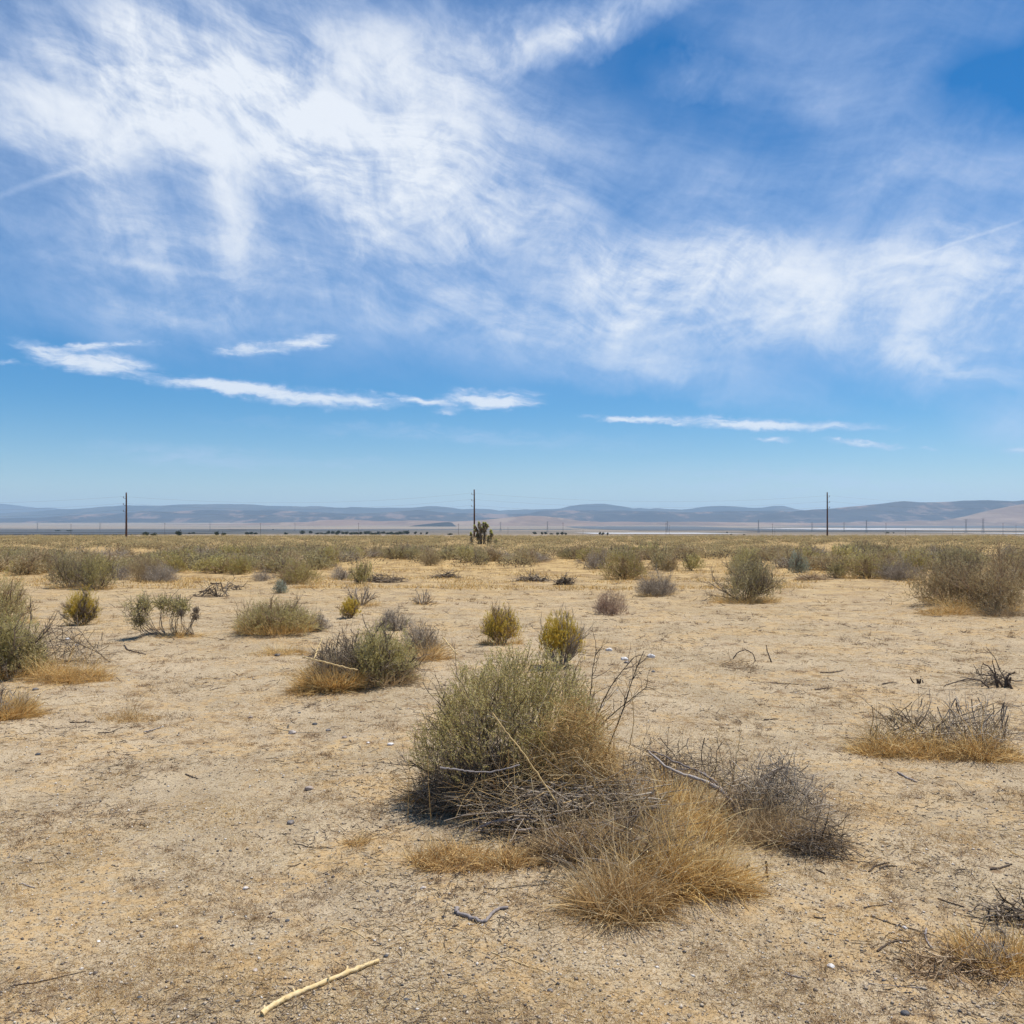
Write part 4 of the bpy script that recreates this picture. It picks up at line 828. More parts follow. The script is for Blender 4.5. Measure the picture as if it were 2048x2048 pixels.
# ------------------------------------------------------------------ single sticks and stalks
def stick(pts, rpx, mt, lab, name='stick', cat='stick', lift=None, taper=.6, tint=.5, sides=8, knots=0, grp=None, sub=14, wig=.004):
    """lying on the ground through the given pixels; `lift` gives each point's height above ground (m)"""
    P = []
    Yb = None
    for j, (a, b) in enumerate(pts):
        if lift is None or lift[j] <= 0:
            x, y, z = [float(q) for q in at(a, b)]; P.append([x, y, z]); Yb = y
        else:
            Y = lift[j] if lift[j] > 1.8 else (Yb or float(at(a, b+lift[j]*300)[1])); P.append(p3(a, b, Y))
    P = np.array(P, float); n = len(P); t = np.linspace(0, 1, sub*1 if n < 3 else sub*2); q = np.linspace(0, 1, n)
    S = np.stack([np.interp(t, q, P[:, j]) for j in range(3)], -1)
    if n > 2:
        for _ in range(3): S[1:-1] = (S[:-2]+2*S[1:-1]+S[2:])/4
    r = np.random.default_rng(int(pts[0][0]*3+pts[0][1])); k = P[0, 1]/F; rad = rpx*k
    S[1:-1] += r.normal(size=S[1:-1].shape)*wig*np.clip(rad/.006, .2, 1.5)*.5
    if lift is None: S[:, 2] = np.maximum(S[:, 2], gz(S[:, 0], S[:, 1]))+rad*.75
    R = np.linspace(1, taper, len(S))*rad*(1 if lift is None else (.85 if mt is M_WOOD else .6))*(1+.12*r.normal(size=len(S)))
    G = Geo(); O = S[0].copy(); tubes(G, (S-O)[None], R[None], sides, tint, cap=True)
    for _ in range(knots):
        i = r.integers(1, len(S)-1); d = norm(r.normal(size=3)+[0, 0, .6]); tubes(G, np.stack([S[i]-O, S[i]-O+d*rad*2.2])[None], np.array([[rad*.5, rad*.3]]), 5, tint, cap=True)
    return tag(link(name, G.mesh(name, mt, sides > 5), None, O), lab, cat, grp)
stick([(524,2029),(565,2002),(640,1968),(700,1939),(757,1917)], 6.2, M_PALE, 'thick bleached yellow stalk lying in the foreground', 'dry_stalk', 'stalk', taper=.7, tint=.55, knots=5, sides=12, sub=20, wig=.002)
STK = [
 ([(681,1848),(706,1857),(731,1872)],2.2,M_PALE,'short pale straw stem above the thick bleached stalk'),
 ([(984,1903),(1030,1922),(1070,1934),(1098,1944)],2.4,M_PALE,'pale straw stem lying right of the curved grey root'),
 ([(588,1812),(607,1832),(627,1851)],1.5,M_STRAW,'thin straw stem left of the short pale one'),
 ([(775,1891),(820,1878),(880,1862)],1.,M_STRAW,'hair-thin straw left of the pale straw stem'),
 ([(665,1694),(720,1686),(777,1675),(845,1658)],1.3,M_STRAW,'long thin straw pointing at the small orange tuft'),
 ([(586,1690),(625,1696),(666,1698)],1.8,M_CHAR,'thin dark twig beside the long thin straw'),
 ([(576,1731),(590,1730),(602,1726)],2.4,M_CHAR,'short dark twig on bare sand left of centre'),
 ([(20,1970),(60,1962),(110,1950),(172,1936)],2.8,M_CHAR,'long dark stick in orange grass at the lower left'),
 ([(44,1771),(56,1774),(70,1776)],3,M_WOOD,'small grey twig left, with a stub end'),
 ([(68,1733),(90,1729),(106,1726)],2,M_CHAR,'small dark twig left, near a black pebble'),
 ([(140,1441),(165,1442),(190,1442)],3,M_CHAR,'dark twig by the low straw patch, left one'),
 ([(196,1465),(220,1462),(246,1454)],3,M_CHAR,'dark twig in front of the low straw patch'),
 ([(288,1462),(305,1459),(322,1456)],3.2,M_WOOD,'grey wood scrap right of the low straw patch'),
 ([(371,1543),(383,1547),(396,1553)],2.4,M_CHAR,'short dark twig upper left on pale sand'),
 ([(420,1385),(437,1380),(453,1375)],2,M_CHAR,'brown twig between left sand patches'),
 ([(402,1357),(420,1356),(438,1353)],1.4,M_STRAW,'thin straw on the left sand'),
 ([(248,1293),(256,1303),(270,1306),(291,1312)],3,M_CHAR,'forked dark root on the left sand'),
 ([(165,2046),(185,2030),(206,2022)],1.6,M_CHAR,'thin dark twig cut by the bottom edge'),
 ([(1742,1839),(1768,1850),(1797,1857),(1840,1866),(1884,1874)],2.6,M_CHAR,'long dark stick on the lower right ground'),
 ([(1755,1904),(1779,1890),(1800,1886),(1820,1887)],4.2,M_CHAR,'thick curved dark stick on the lower right ground'),
 ([(1853,1861),(1850,1879),(1866,1898)],3.6,M_WOOD,'bent grey wood piece on the lower right ground'),
 ([(1980,1925),(1996,1910),(2010,1898)],7,M_WOOD,'thick short grey log near the right edge'),
 ([(1938,1917),(1960,1922),(1980,1926)],2.5,M_WOOD,'thin grey stick ending at the thick short log'),
 ([(1994,1988),(2010,1970),(2025,1954)],2.6,M_WOOD,'grey-tan stick pointing up right near the corner'),
 ([(1907,1947),(1920,1956),(1931,1966)],3,M_WOOD,'small pale driftwood piece near the corner'),
 ([(1943,1951),(1970,1954),(2008,1962)],2.6,M_CHAR,'dark stick behind the small pale driftwood piece'),
 ([(1728,1821),(1752,1818),(1778,1813)],2.6,M_CHAR,'dark stick left, above the long one on the lower right'),
 ([(1876,1804),(1900,1813),(1928,1821)],3,M_CHAR,'dark stick in the litter near the right edge'),
 ([(1738,1746),(1750,1735),(1779,1731)],3.4,M_CHAR,'bent dark stick right of the brush heap, upper fork'),
 ([(1758,1740),(1775,1738),(1795,1740)],2.8,M_CHAR,'dark stick right of the brush heap, lower fork'),
 ([(1980,1750),(2000,1746),(2024,1736)],4,M_CHAR,'black stick near the right edge halfway down'),
 ([(1716,1740),(1724,1726),(1733,1711)],2.2,M_STRAW,'pale splinter right of the brush heap'),
 ([(1796,1549),(1815,1558),(1834,1566)],3.8,M_WOOD,'grey stick below the right grass clump'),
 ([(1640,1343),(1662,1344),(1686,1341)],3,M_CHAR,'dark stick on the right sand, far one'),
 ([(1534,1363),(1566,1366),(1598,1366)],2.4,M_CHAR,'thin dark stick on the right sand, left one'),
 ([(1630,1380),(1645,1379),(1660,1377)],3,M_CHAR,'short dark stick on the right sand, middle one'),
 ([(1764,1368),(1778,1366),(1793,1365)],3,M_CHAR,'short dark stick on the right sand, right one'),
 ([(1528,1434),(1542,1434),(1556,1433)],3.4,M_CHAR,'dark chip on sand between the brush heap and the right grass'),
 ([(1632,1743),(1648,1750),(1650,1752)],3,M_CHAR,'black chip at the lower right of the brush heap'),
 ([(1629,1845),(1640,1846),(1652,1845)],3,M_CHAR,'short black twig below the brush heap'),
 ([(1571,1945),(1583,1951),(1612,1956)],3,M_WOOD,'broken brown stick end in the lower right foreground'),
 ([(1475,1880),(1495,1896),(1515,1914)],1.3,M_STRAW,'straight thin straw in the lower right foreground'),
 ([(1390,1765),(1374,1790),(1352,1830),(1330,1870)],1.5,M_STRAW,'curved straw below the golden grass'),
 ([(1850,1975),(1740,1968),(1729,1973)],1.4,M_WOOD,'wavy thin root in the lower right foreground'),
 ([(968,1785),(1000,1788),(1045,1784),(1100,1783)],1.8,M_CHAR,'thin dark twig in the shaded sand below the heap'),
 ([(1600,1250),(1612,1248),(1622,1247)],1.6,M_STRAW,'bright straw on the far right sand'),
 ([(2010,1700),(2030,1712),(2060,1725)],2,M_STRAW,'straw at the right edge'),
 ([(1560,1795),(1600,1802),(1650,1815),(1720,1840)],1.3,M_STRAW,'long straw lying right of the brush heap'),
]
for pts, rp, mt, lab in STK: stick(pts, rp*(.55 if pts[0][1] > 1500 else .42), mt, lab, tint=.35 if mt is M_CHAR else .6)
# curved grey root with its upturned ends
stick([(914,1832),(916,1822),(911,1834),(940,1842),(962,1850),(976,1848),(986,1833),(1000,1826),(1016,1823)], 4., M_WOOD, 'curved grey driftwood root in the centre foreground', 'root', 'root', tint=.4, sub=16, taper=.7)
# raised branches and stubs of the heap (second value: distance from the camera in metres)
stick([(1476,1650),(1472,1616),(1452,1590),(1425,1568),(1395,1556),(1355,1545),(1320,1528),(1297,1502)], 6.5, M_WOOD, 'thick bent grey branch arching out of the brush heap', 'bent_branch', 'branch', lift=[4.9,4.92,4.95,5.0,5.05,5.1,5.2,5.3], taper=.4, tint=.8, sides=9)
stick([(1460,1598),(1430,1562),(1400,1545),(1360,1528),(1330,1512),(1294,1500)], 3.4, M_WOOD, 'thinner grey branch beside the thick bent one', 'bent_branch', 'branch', lift=[5.07,5.1,5.16,5.2,5.24,5.3], taper=.4, tint=.25)
stick([(1440,1580),(1410,1548),(1385,1538),(1350,1540)], 2.8, M_WOOD, 'short grey side branch above the thick bent one', 'bent_branch', 'branch', lift=[5.1,5.2,5.3,5.35], taper=.5, tint=.2)
stick([(1518,1570),(1535,1552),(1560,1535),(1580,1537)], 5.5, M_WOOD, 'dark broken limb on top of the dead grey shrub', 'bent_branch', 'branch', lift=[5.2,5.2,5.2,5.2], taper=.6, tint=.15)
stick([(1402,1718),(1385,1690),(1368,1668),(1353,1652)], 7.5, M_WOOD, 'weathered log stub poking out of the golden grass', 'log_stub', 'log', lift=[4.55,4.56,4.58,4.6], taper=1.1, tint=.75)
stick([(1375,1682),(1352,1695),(1335,1712),(1325,1722)], 2.4, M_WOOD, 'thin pale grey twig beside the weathered log stub', 'twig', 'twig', lift=[4.56,4.54,4.5,4.48], taper=.5, tint=.6)
stick([(1537,1786),(1536,1765),(1532,1722)], 4., M_BTWIG, 'short upright brown stake right of the golden grass', 'stake', 'stake', lift=[4.1,4.1,4.1], taper=1., tint=.3)
stick([(1486,1765),(1492,1740),(1498,1724)], 3.8, M_CHAR, 'charred upright stub left of the brown stake', 'stake', 'stake', lift=[4.15,4.15,4.15], taper=.8)
stick([(1106,1760),(1100,1738),(1093,1716)], 3.6, M_BTWIG, 'small pale stake at the lower left of the golden grass', 'stake', 'stake', lift=[4.2,4.2,4.2], taper=1., tint=.6)
stick([(1070,1443),(1085,1405),(1115,1350),(1138,1322)], 2.6, M_PALE, 'straight pale stalk slanting up in front of the saltbush', 'dry_stalk', 'stalk', lift=[4.75,4.78,4.82,4.85], taper=.5)
stick([(984,1425),(1010,1460),(1045,1505),(1080,1555),(1115,1610)], 2.2, M_OSTRAW, 'golden stalk slanting down across the saltbush', 'dry_stalk', 'stalk', lift=[4.72,4.7,4.66,4.64,4.6], taper=1.3, tint=.8)
stick([(1222,1545),(1250,1572),(1290,1598),(1338,1636)], 3., M_PALE, 'bright pale stalk slanting right over the branch pile', 'dry_stalk', 'stalk', lift=[4.9,4.85,4.8,4.75], taper=.6)
stick([(1120,1490),(1165,1520),(1205,1545),(1260,1570)], 1.8, M_PALE, 'pale forked stalk in the orange tangle', 'dry_stalk', 'stalk', lift=[4.9,4.88,4.85,4.85], taper=.6)
stick([(1452,1600),(1468,1540),(1478,1490),(1482,1455)], 2., M_PALE, 'upright white stalk behind the bent grey branch', 'dry_stalk', 'stalk', lift=[5.3,5.3,5.3,5.3], taper=.5)
stick([(815,1656),(817,1600),(818,1520)], 1.5, M_OSTRAW, 'upright brown stem left of the saltbush, outer one', 'dry_stalk', 'stalk', lift=[4.95,4.95,4.95], taper=.6, tint=.4)
stick([(862,1640),(857,1570),(855,1510)], 1.7, M_OSTRAW, 'upright brown stem left of the saltbush, inner one', 'dry_stalk', 'stalk', lift=[4.9,4.9,4.9], taper=.6, tint=.4)
stick([(1258,1500),(1268,1440),(1264,1390),(1250,1360)], 1.6, M_OSTRAW, 'upright stem right of the saltbush', 'dry_stalk', 'stalk', lift=[5.1,5.1,5.1,5.1], taper=.5, tint=.6)
stick([(965,1757),(985,1730),(1010,1700),(1040,1676)], 3.2, M_GTWIG, 'dark branch reaching down left from the dead branch pile', 'branch', 'branch', lift=[4.25,4.35,4.45,4.5], taper=1., tint=.2)
stick([(1030,1661),(1090,1658),(1160,1655),(1220,1640),(1280,1632)], 3.4, M_WOOD, 'long grey branch on top of the dead branch pile', 'branch', 'branch', lift=[4.5,4.5,4.5,4.5,4.5], taper=.7, tint=.3)
stick([(940,1663),(990,1642),(1060,1638),(1130,1644)], 2.2, M_WOOD, 'thin grey branch at the left end of the pile', 'branch', 'branch', lift=[4.6,4.6,4.6,4.6], taper=1.2, tint=.3)
stick([(880,1535),(930,1542),(980,1545),(1040,1530)], 2.2, M_WOOD, 'pale grey branch crossing the dark base of the saltbush', 'branch', 'branch', lift=[4.72,4.7,4.7,4.72], taper=.7, tint=.5)
stick([(606,1314),(640,1322),(680,1332),(715,1340)], 2.6, M_PALE, 'pale stalk lying against the leaning brown shrub', 'dry_stalk', 'stalk', lift=[7.4,7.3,7.3,7.3], taper=.8)
stick([(644,1276),(634,1300),(628,1318)], 2.2, M_PALE, 'short pale stalk above the one against the leaning shrub', 'dry_stalk', 'stalk', lift=[7.6,7.5,7.4], taper=.8)
stick([(885,1274),(900,1292),(914,1308)], 2.2, M_PALE, 'pale stalk right of the grey-purple dead shrub', 'dry_stalk', 'stalk', lift=[8.4,8.3,8.2], taper=.8)
stick([(1467,1318),(1475,1304),(1492,1299),(1505,1306),(1512,1322)], 2., M_CHAR, 'arched thin branch on the right sand', 'branch', 'branch', lift=[10.6]*5, taper=.7)
stick([(1543,1324),(1536,1308),(1533,1290)], 2.6, M_CHAR, 'short upright twig beside the arched thin branch', 'twig', 'twig', lift=[10.5]*3, taper=.5)
def stump(px, py, lab, k=1.):
    X, Y, Z = [float(q) for q in at(px, py)]; r = np.random.default_rng(int(px)); n = 9
    P0 = r.normal(size=(n, 3))*[.05, .04, 0]*k-[0, 0, .02]; A = grow(r, P0, r.normal(size=(n, 3))*[.35, .3, 0]+[0, 0, 1], k*(.09+.10*r.random(n)), 5, .15, .02)
    G = Geo(); tubes(G, A, np.linspace(.016, .009, 5)[None]*np.ones((n, 1))*k, 6, .3, cap=True)
    return tag(link('stump', G.mesh('stump', M_CHAR), None, (X, Y, Z)), lab, 'stump')
stump(2008, 1378, 'burnt stump of broken stems at the right edge of the sand'); stump(1838, 1364, 'small burnt stub halfway between two sand patches on the right', .55)
stick([(1996,1368),(1990,1350),(1984,1342),(1976,1332),(1966,1326)], 3.2, M_CHAR, 'dark branch rising left from the burnt stump', 'branch', 'branch', lift=[9.1]*5, taper=.5)
stick([(1992,1352),(1988,1336),(1985,1320)], 2.6, M_CHAR, 'upright dark twig on the burnt stump', 'twig', 'twig', lift=[9.1]*3, taper=.5)
stick([(1978,1376),(1960,1360),(1935,1357),(1905,1366),(1888,1372)], 2.8, M_CHAR, 'arched dark branch reaching left from the burnt stump', 'branch', 'branch', lift=[9.1]*5, taper=.6)

# ------------------------------------------------------------------ stones one can tell apart
STN = [(781,1498,10,.95,'white stone left of the saltbush'),(736,1490,5,.9,'small white stone left of the larger white one'),(1249,1321,11,.9,'white stone on the sand right of the yellow rabbitbrush, nearest of three'),
 (1303,1316,12,1.,'brightest white stone, rightmost of three'),(1218,1302,10,.95,'white stone, furthest of three beside the yellow rabbitbrush'),(1254,1327,9,.35,'grey stone touching the nearest white one'),
 (617,1587,13,.5,'grey-white stone on the left centre sand'),(581,1652,12,.3,'blue-grey stone left of the small orange tuft'),(460,1707,5,.05,'dark angular stone on the left sand'),(490,1777,9,.75,'pinkish white stone on the left sand'),
 (574,1842,7,.1,'teal-grey pebble left of the short straw'),(475,2004,7,.03,'black pebble left of the thick stalk end'),(772,1908,8,.05,'dark grey pebble at the tip of the thick stalk'),(812,2004,8,.1,'dark round pebble near the bottom centre'),
 (930,1997,5,.15,'greenish pebble near the bottom centre'),(1101,1980,10,.3,'brown clod right of the bottom centre'),(510,1933,9,.6,'pale flat stone left of the thick stalk'),(1663,1932,11,1.,'white crumpled lump in the lower right'),
 (1810,1861,7,.8,'pale blue-white stone on the long dark stick'),(1812,2024,13,.12,'dark knobby clod near the bottom right'),(1792,1958,5,.6,'small grey-white pebble lower right'),(629,1452,8,.05,'black stone on the upper left sand'),
 (656,1462,8,.3,'brown stone right of the black one'),(585,1467,13,.62,'flat pinkish stone on the upper left sand'),(501,1439,7,.4,'grey stone left of the black one'),(598,1429,5,.15,'blue-black pebble above the black stone'),
 (689,1480,8,.45,'grey stone left of the white pair'),(70,1382,9,.25,'blue-grey stone at the edge of the left grass mound'),(135,1279,8,1.,'white stone by the left edge shrub'),(554,1313,9,.1,'dark flat stone in front of the wide sage-green shrub'),
 (74,1513,8,.03,'black clod on the left sand'),(60,1728,5,.02,'shiny black pebble on the left'),(278,1993,8,.08,'dark teal stone at the lower left'),(166,1842,4,.1,'small black pebble lower left'),(152,1289,6,.9,'smaller white stone by the left edge shrub'),
 (196,1883,6,.9,'white pebble on the lower left sand'),(1307,1347,6,.3,'brown clod below the three white stones'),(1262,1860,5,.1,'dark pebble just below the brightest grass'),(755,1780,5,.15,'grey pebble on the centre left sand'),(846,1780,9,.7,'pale stone in the litter below the saltbush')]
def stone(px, py, rpx, tint, lab, G=None):
    X, Y, Z = [float(q) for q in at(px, py)]; r = np.random.default_rng(int(px*5+py)); R = rpx*.72*Y/F; tint = min(tint, .9)
    import bmesh
    bm = bmesh.new(); bmesh.ops.create_icosphere(bm, subdivisions=3, radius=1); V = np.array([v.co[:] for v in bm.verts]); T = np.array([[v.index for v in f.verts] for f in bm.faces]); bm.free()
    for _ in range(9):     # chipped faces
        d = norm(r.normal(size=3)); h = .62+.3*r.random(); s = V@d; V = V-np.maximum(s-h, 0)[:, None]*d
    V = V*(1+.06*perlin(V[:, 0]*3+px, V[:, 1]*3+V[:, 2]*2, 4))[:, None]*[1, .8+.2*r.random(), .5+.2*r.random()]*R
    tag(link('stone', Geo().add(V, tris=T, tint=tint).mesh('stone', M_STONE), None, (X, Y+R*.5, Z+R*.22)), lab, 'stone', 'loose stones on the sand')
for s_ in STN: stone(*s_)

# ------------------------------------------------------------------ scrub band: individuals, then the uncountable rest
def covered(x, y):
    """scrub density over the plain: clearings near, closing up with distance"""
    f = perlin(x*.06+4, y*.035, 77)+.5*perlin(x*.16, y*.1, 78)
    return f > np.interp(y, [23, 30, 40, 60, 100], [.05, -.25, -.50, -.5, -.45])
r = np.random.default_rng(99); pts = []
lim = 0
while len(pts) < 240 and lim < 90000:
    lim += 1
    y = 24+r.random()**.8*32; x = (r.random()-.5)*y*1.32
    if not covered(x, y) or perlin(np.array(x*.22), np.array(y*.16), 41) < -.12: continue
    if any((x-a)**2+(y-b)**2 < 0.9**2 for a, b in pts): continue
    sx = 1024+x/y*F; sy = HZ+(EYE-float(base_z(y)))/y*F
    if sy > (1148 if sx < 640 or sx > 1560 else 1124): continue
    pts.append((x, y))
KD = ['sage', 'grey', 'olive', 'tan', 'tan', 'sage', 'tan', 'sage', 'dead']
LABK = {'sage': 'small tan-green shrub in the crowded scrub band of the middle distance', 'grey': 'small grey-green shrub in the crowded scrub band of the middle distance', 'olive': 'small olive-yellow shrub in the crowded scrub band of the middle distance',
        'tan': 'small brownish shrub in the crowded scrub band of the middle distance', 'dead': 'small grey leafless shrub in the crowded scrub band of the middle distance'}
for (x, y) in pts:
    kd = KD[r.integers(0, len(KD))]; s = .7+.5*r.random(); w = 1.0+.7*r.random()
    place('shrub', proto(kd, int(r.integers(0, 2)), 2), (x, y, float(gz(x, y))), r.random()*6.28, (w, w, s), LABK[kd], 'shrub', 'shrubs of the scrub band, '+kd)
def far_scrub():
    r = np.random.default_rng(123); n = 15000
    y = 38+r.random(n)**.78*322; x = (r.random(n)-.5)*y*1.55
    ok = covered(x, y) & (perlin(x*.34, y*.16, 31) > .05-.35*sstep(60, 20, y)) & (r.random(n) < .35+.65*sstep(38, 60, y))
    mx = [(a, b) for a, b in pts]; A = np.array(mx)
    x, y = x[ok], y[ok]; z = gz(x, y); s = .50+.6*r.random(len(x))**1.5
    # a clearing round the joshua trees' feet keeps them visible
    jx = (966-1024)/F*Yj; far = ~((np.abs(x-jx) < 5) & (np.abs(y-Yj) < 5)); x, y, z, s = x[far], y[far], z[far], s[far]
    for nm, mt, fr in (('tan', M_TANL, (0, .45)), ('sage', M_SAGE, (.45, .75)), ('olive', M_OLIVE, (.75, .9)), ('dark', M_BTWIG, (.9, 1.))):
        pass
    x = x+.0; G = Geo(); m_ = len(x); per = np.clip((15000/y).astype(int), 34, 330); i = np.repeat(np.arange(m_), per); N_ = len(i)
    d = norm(r.normal(size=(N_, 3))); d[:, 2] = np.abs(d[:, 2]); q = .45+.55*r.random(N_)
    W = s*(1.1+.7*r.random(m_)); p = np.stack([x[i]+d[:, 0]*W[i]*q, y[i]+d[:, 1]*W[i]*q, z[i]+d[:, 2]*s[i]*.95*q], -1)
    sz = np.interp(y[i], [40, 150, 360], [.065, .14, .25]); tone = r.random(m_)
    leaves(G, p, d+r.normal(size=d.shape)*.5+[0, 0, .2], sz, sz*.42, np.clip(.34+.6*tone[i]+.08*r.normal(size=N_), .3, 1))
    # dark woody twigs low in each crown; their colour stands in for missing self-shadow
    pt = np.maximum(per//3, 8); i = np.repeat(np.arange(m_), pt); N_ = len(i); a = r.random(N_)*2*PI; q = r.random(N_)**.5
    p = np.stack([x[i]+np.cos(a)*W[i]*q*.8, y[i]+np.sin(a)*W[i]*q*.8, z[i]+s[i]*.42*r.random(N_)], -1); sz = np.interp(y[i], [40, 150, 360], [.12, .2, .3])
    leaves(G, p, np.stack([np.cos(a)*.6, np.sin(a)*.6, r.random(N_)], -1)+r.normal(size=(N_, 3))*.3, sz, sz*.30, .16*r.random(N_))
    return G
M_FAR = mat('far_scrub', [C(.08,.06,.04), C(.16,.12,.08), C(.42,.32,.16), C(.54,.43,.22), C(.46,.40,.20), C(.64,.50,.26), C(.46,.37,.20)], trans=.3)  # darkest tones: low twigs that double as painted shade at the foot
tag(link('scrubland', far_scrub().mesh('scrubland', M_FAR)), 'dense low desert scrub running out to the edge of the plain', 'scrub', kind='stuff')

# ------------------------------------------------------------------ ground cover nobody could count
def spread(r, n, y0, y1, x0=-450, x1=2500, pw=1.):
    px = x0+(x1-x0)*r.random(n); py = y0+(y1-y0)*r.random(n)**pw; x, y, z = at(px, py)
    x = x+r.normal(size=n)*.02; y = y+r.normal(size=n)*.02*np.maximum(y/4, 1); return x, y, gz(x, y)
def gravel():
    r = np.random.default_rng(5); n = 70000; x, y, z = spread(r, n, 1230, 2130); G = Geo()
    s = np.exp(r.normal(size=n)*.55-6.0)*np.interp(y, [2.5, 5, 14], [.9, 1.15, 2.0]); s = np.minimum(s, .009)
    O = np.array([[1,0,0],[0,1,0],[-1,0,0],[0,-1,0],[0,0,1],[0,0,-1.]])
    V = O[None]*(1+.35*r.normal(size=(n, 6, 3)))*s[:, None, None]*[1, 1, .7]; a = r.random(n)*6.28; ca, sa = np.cos(a)[:, None], np.sin(a)[:, None]
    V = np.stack([V[..., 0]*ca-V[..., 1]*sa, V[..., 0]*sa+V[..., 1]*ca, V[..., 2]], -1)+np.stack([x, y, z+s*.25], -1)[:, None]
    T = np.array([[0,1,4],[1,2,4],[2,3,4],[3,0,4],[1,0,5],[2,1,5],[3,2,5],[0,3,5]])
    tr = (np.arange(n)[:, None, None]*6+T[None]).reshape(-1, 3); tint = np.clip(.55+.24*r.normal(size=n), 0, 1); tint = np.where(r.random(n) < .05, 1., tint); tint = np.where(r.random(n) < .04, .04, tint)
    G.add(V.reshape(-1, 3), tris=tr, tint=np.repeat(tint, 6)); return G
tag(link('gravel', gravel().mesh('gravel', M_GRAV)), 'fine gravel and grit over the sand', 'gravel', kind='stuff')
def litter(seed, n, mt, name, lab, mask_lo, Lm, rad, y0=1140, y1=2130, freq=1.1, tilt=.15, off=0):
    r = np.random.default_rng(seed); x, y, z = spread(r, n, y0, y1); f = fbm(x*freq+off, y*freq, 3, 55+off)
    k = f > mask_lo+.25*r.normal(size=n); x, y, z = x[k], y[k], z[k]; m_ = len(x); g = np.interp(y, [3, 6, 20], [1, 1.5, 4.0])
    D = np.stack([np.cos(a := r.random(m_)*6.28), np.sin(a), tilt*r.normal(size=m_)], -1); P = grow(r, np.stack([x, y, z+.002], -1), D, Lm*g*(.3+r.random(m_)), 4, .16, 0)
    zz = gz(P[..., 0], P[..., 1]); P[..., 2] = np.maximum(P[..., 2], zz+.001)
    G = Geo(); tubes(G, P, rad*g[:, None]*(.5+r.random((m_, 1)))*np.linspace(1, .6, 4)[None], 3, r.random(m_)); return tag(link(name, G.mesh(name, mt)), lab, 'litter', kind='stuff')
litter(61, 36000, M_CHAR, 'twig_litter', 'tiny dark twigs and chips strewn over the sand', .16, .04, .0013, freq=.9)
litter(62, 90000, M_STRAW, 'straw_litter', 'pale broken straw lying in patches on the sand', .02, .038, .0006, freq=1.1, off=11)
litter(63, 70000, M_OSTRAW, 'orange_litter', 'orange dry grass litter matted on the sand', .12, .03, .0007, freq=1.4, off=23, tilt=.35)
def short_grass(seed, n, mt, name, lab, lo, H, freq, y0=1130, y1=2130, off=0, wd=.0011):
    r = np.random.default_rng(seed); x, y, z = spread(r, n, y0, y1); f = fbm(x*freq+off, y*freq, 4, 70+off); k = f > lo+.12*r.normal(size=n); x, y, z, f = x[k], y[k], z[k], f[k]; m_ = len(x)
    g = np.interp(y, [3, 6, 20], [1, 1.4, 3.0]); D = np.stack([r.normal(size=m_)*.6, r.normal(size=m_)*.6, np.ones(m_)], -1)
    B = grow(r, np.stack([x, y, z-.003], -1), D, H*g*(.3+r.random(m_))*np.clip(.5+f-lo, .4, 1.5), 4, .2, -.05)
    G = Geo(); blades(G, B, wd*g*(.7+.7*r.random(m_)), np.clip(.5+.25*r.normal(size=m_), 0, 1)); return tag(link(name, G.mesh(name, mt)), lab, 'grass', kind='stuff')
short_grass(71, 260000, M_OSTRAW, 'short_grass', 'short dry orange grass in thin patches on the sand', .30, .030, 1.6, wd=.0014)
short_grass(72, 160000, M_BGRASS, 'brown_stubble', 'brown withered stubble in little tufts', .42, .022, 4.0, off=31)
short_grass(73, 120000, M_GRASS, 'plain_grass', 'dry golden annual grass between the shrubs of the plain', 0., .045, .35, y0=1074.5, y1=1180, off=47, wd=.006)
def tufts():
    """small dark brown withered tufts"""
    r = np.random.default_rng(81); n = 9000; x, y, z = spread(r, n, 1140, 2120); k = fbm(x*1.3, y*1.3, 4, 91) > .12+.15*r.normal(size=n); x, y, z = x[k], y[k], z[k]; n = len(x); per = 34
    i = np.repeat(np.arange(n), per); m_ = len(i); s = (.012+.022*r.random(n))*np.interp(y, [3, 8, 20], [1, 1.8, 3.6])
    P0 = np.stack([x[i], y[i], z[i]-.002], -1)+r.normal(size=(m_, 3))*s[i][:, None]*[.7, .7, 0]; D = norm(r.normal(size=(m_, 3))*[.8, .8, .3]+[0, 0, .7])
    B = grow(r, P0, D, s[i]*(.5+.9*r.random(m_)), 4, .25, 0); G = Geo(); blades(G, B, .0012*np.ones(m_)*np.interp(y[i], [3, 20], [1, 4.5]), np.clip(.3+.5*r.random(n)[i]+.15*r.normal(size=m_), 0, 1)); return G
M_TUFT = mat('withered_tuft', [C(.09,.05,.03), C(.17,.10,.055), C(.28,.17,.09), C(.42,.27,.14)])
tag(link('withered_tufts', tufts().mesh('withered_tufts', M_TUFT)), 'tiny withered brown tufts scattered over the sand', 'tufts', kind='stuff')

# ------------------------------------------------------------------ haze
if True:
    bm_v = np.array([(x, y, z) for x in (-52000, 52000) for y in (-52000, 52000) for z in (-64., 1150.)])
    q = [(0,1,3,2),(4,6,7,5),(0,4,5,1),(2,3,7,6),(0,2,6,4),(1,5,7,3)]
    m = bpy.data.materials.new('haze'); t = nt(m); out = t.nodes.new('ShaderNodeOutputMaterial'); v = t.nodes.new('ShaderNodeVolumePrincipled')
    v.inputs['Color'].default_value = (.56, .78, 1, 1); v.inputs['Density'].default_value = 3.3e-5; v.inputs['Anisotropy'].default_value = .1
    t.links.new(v.outputs[0], out.inputs['Volume']); m.cycles.homogeneous_volume = True if hasattr(m.cycles, 'homogeneous_volume') else None
    G = Geo(); G.add(bm_v, quads=q); tag(link('haze', G.mesh('haze', m)), 'thin blue haze filling the air', kind='stuff')

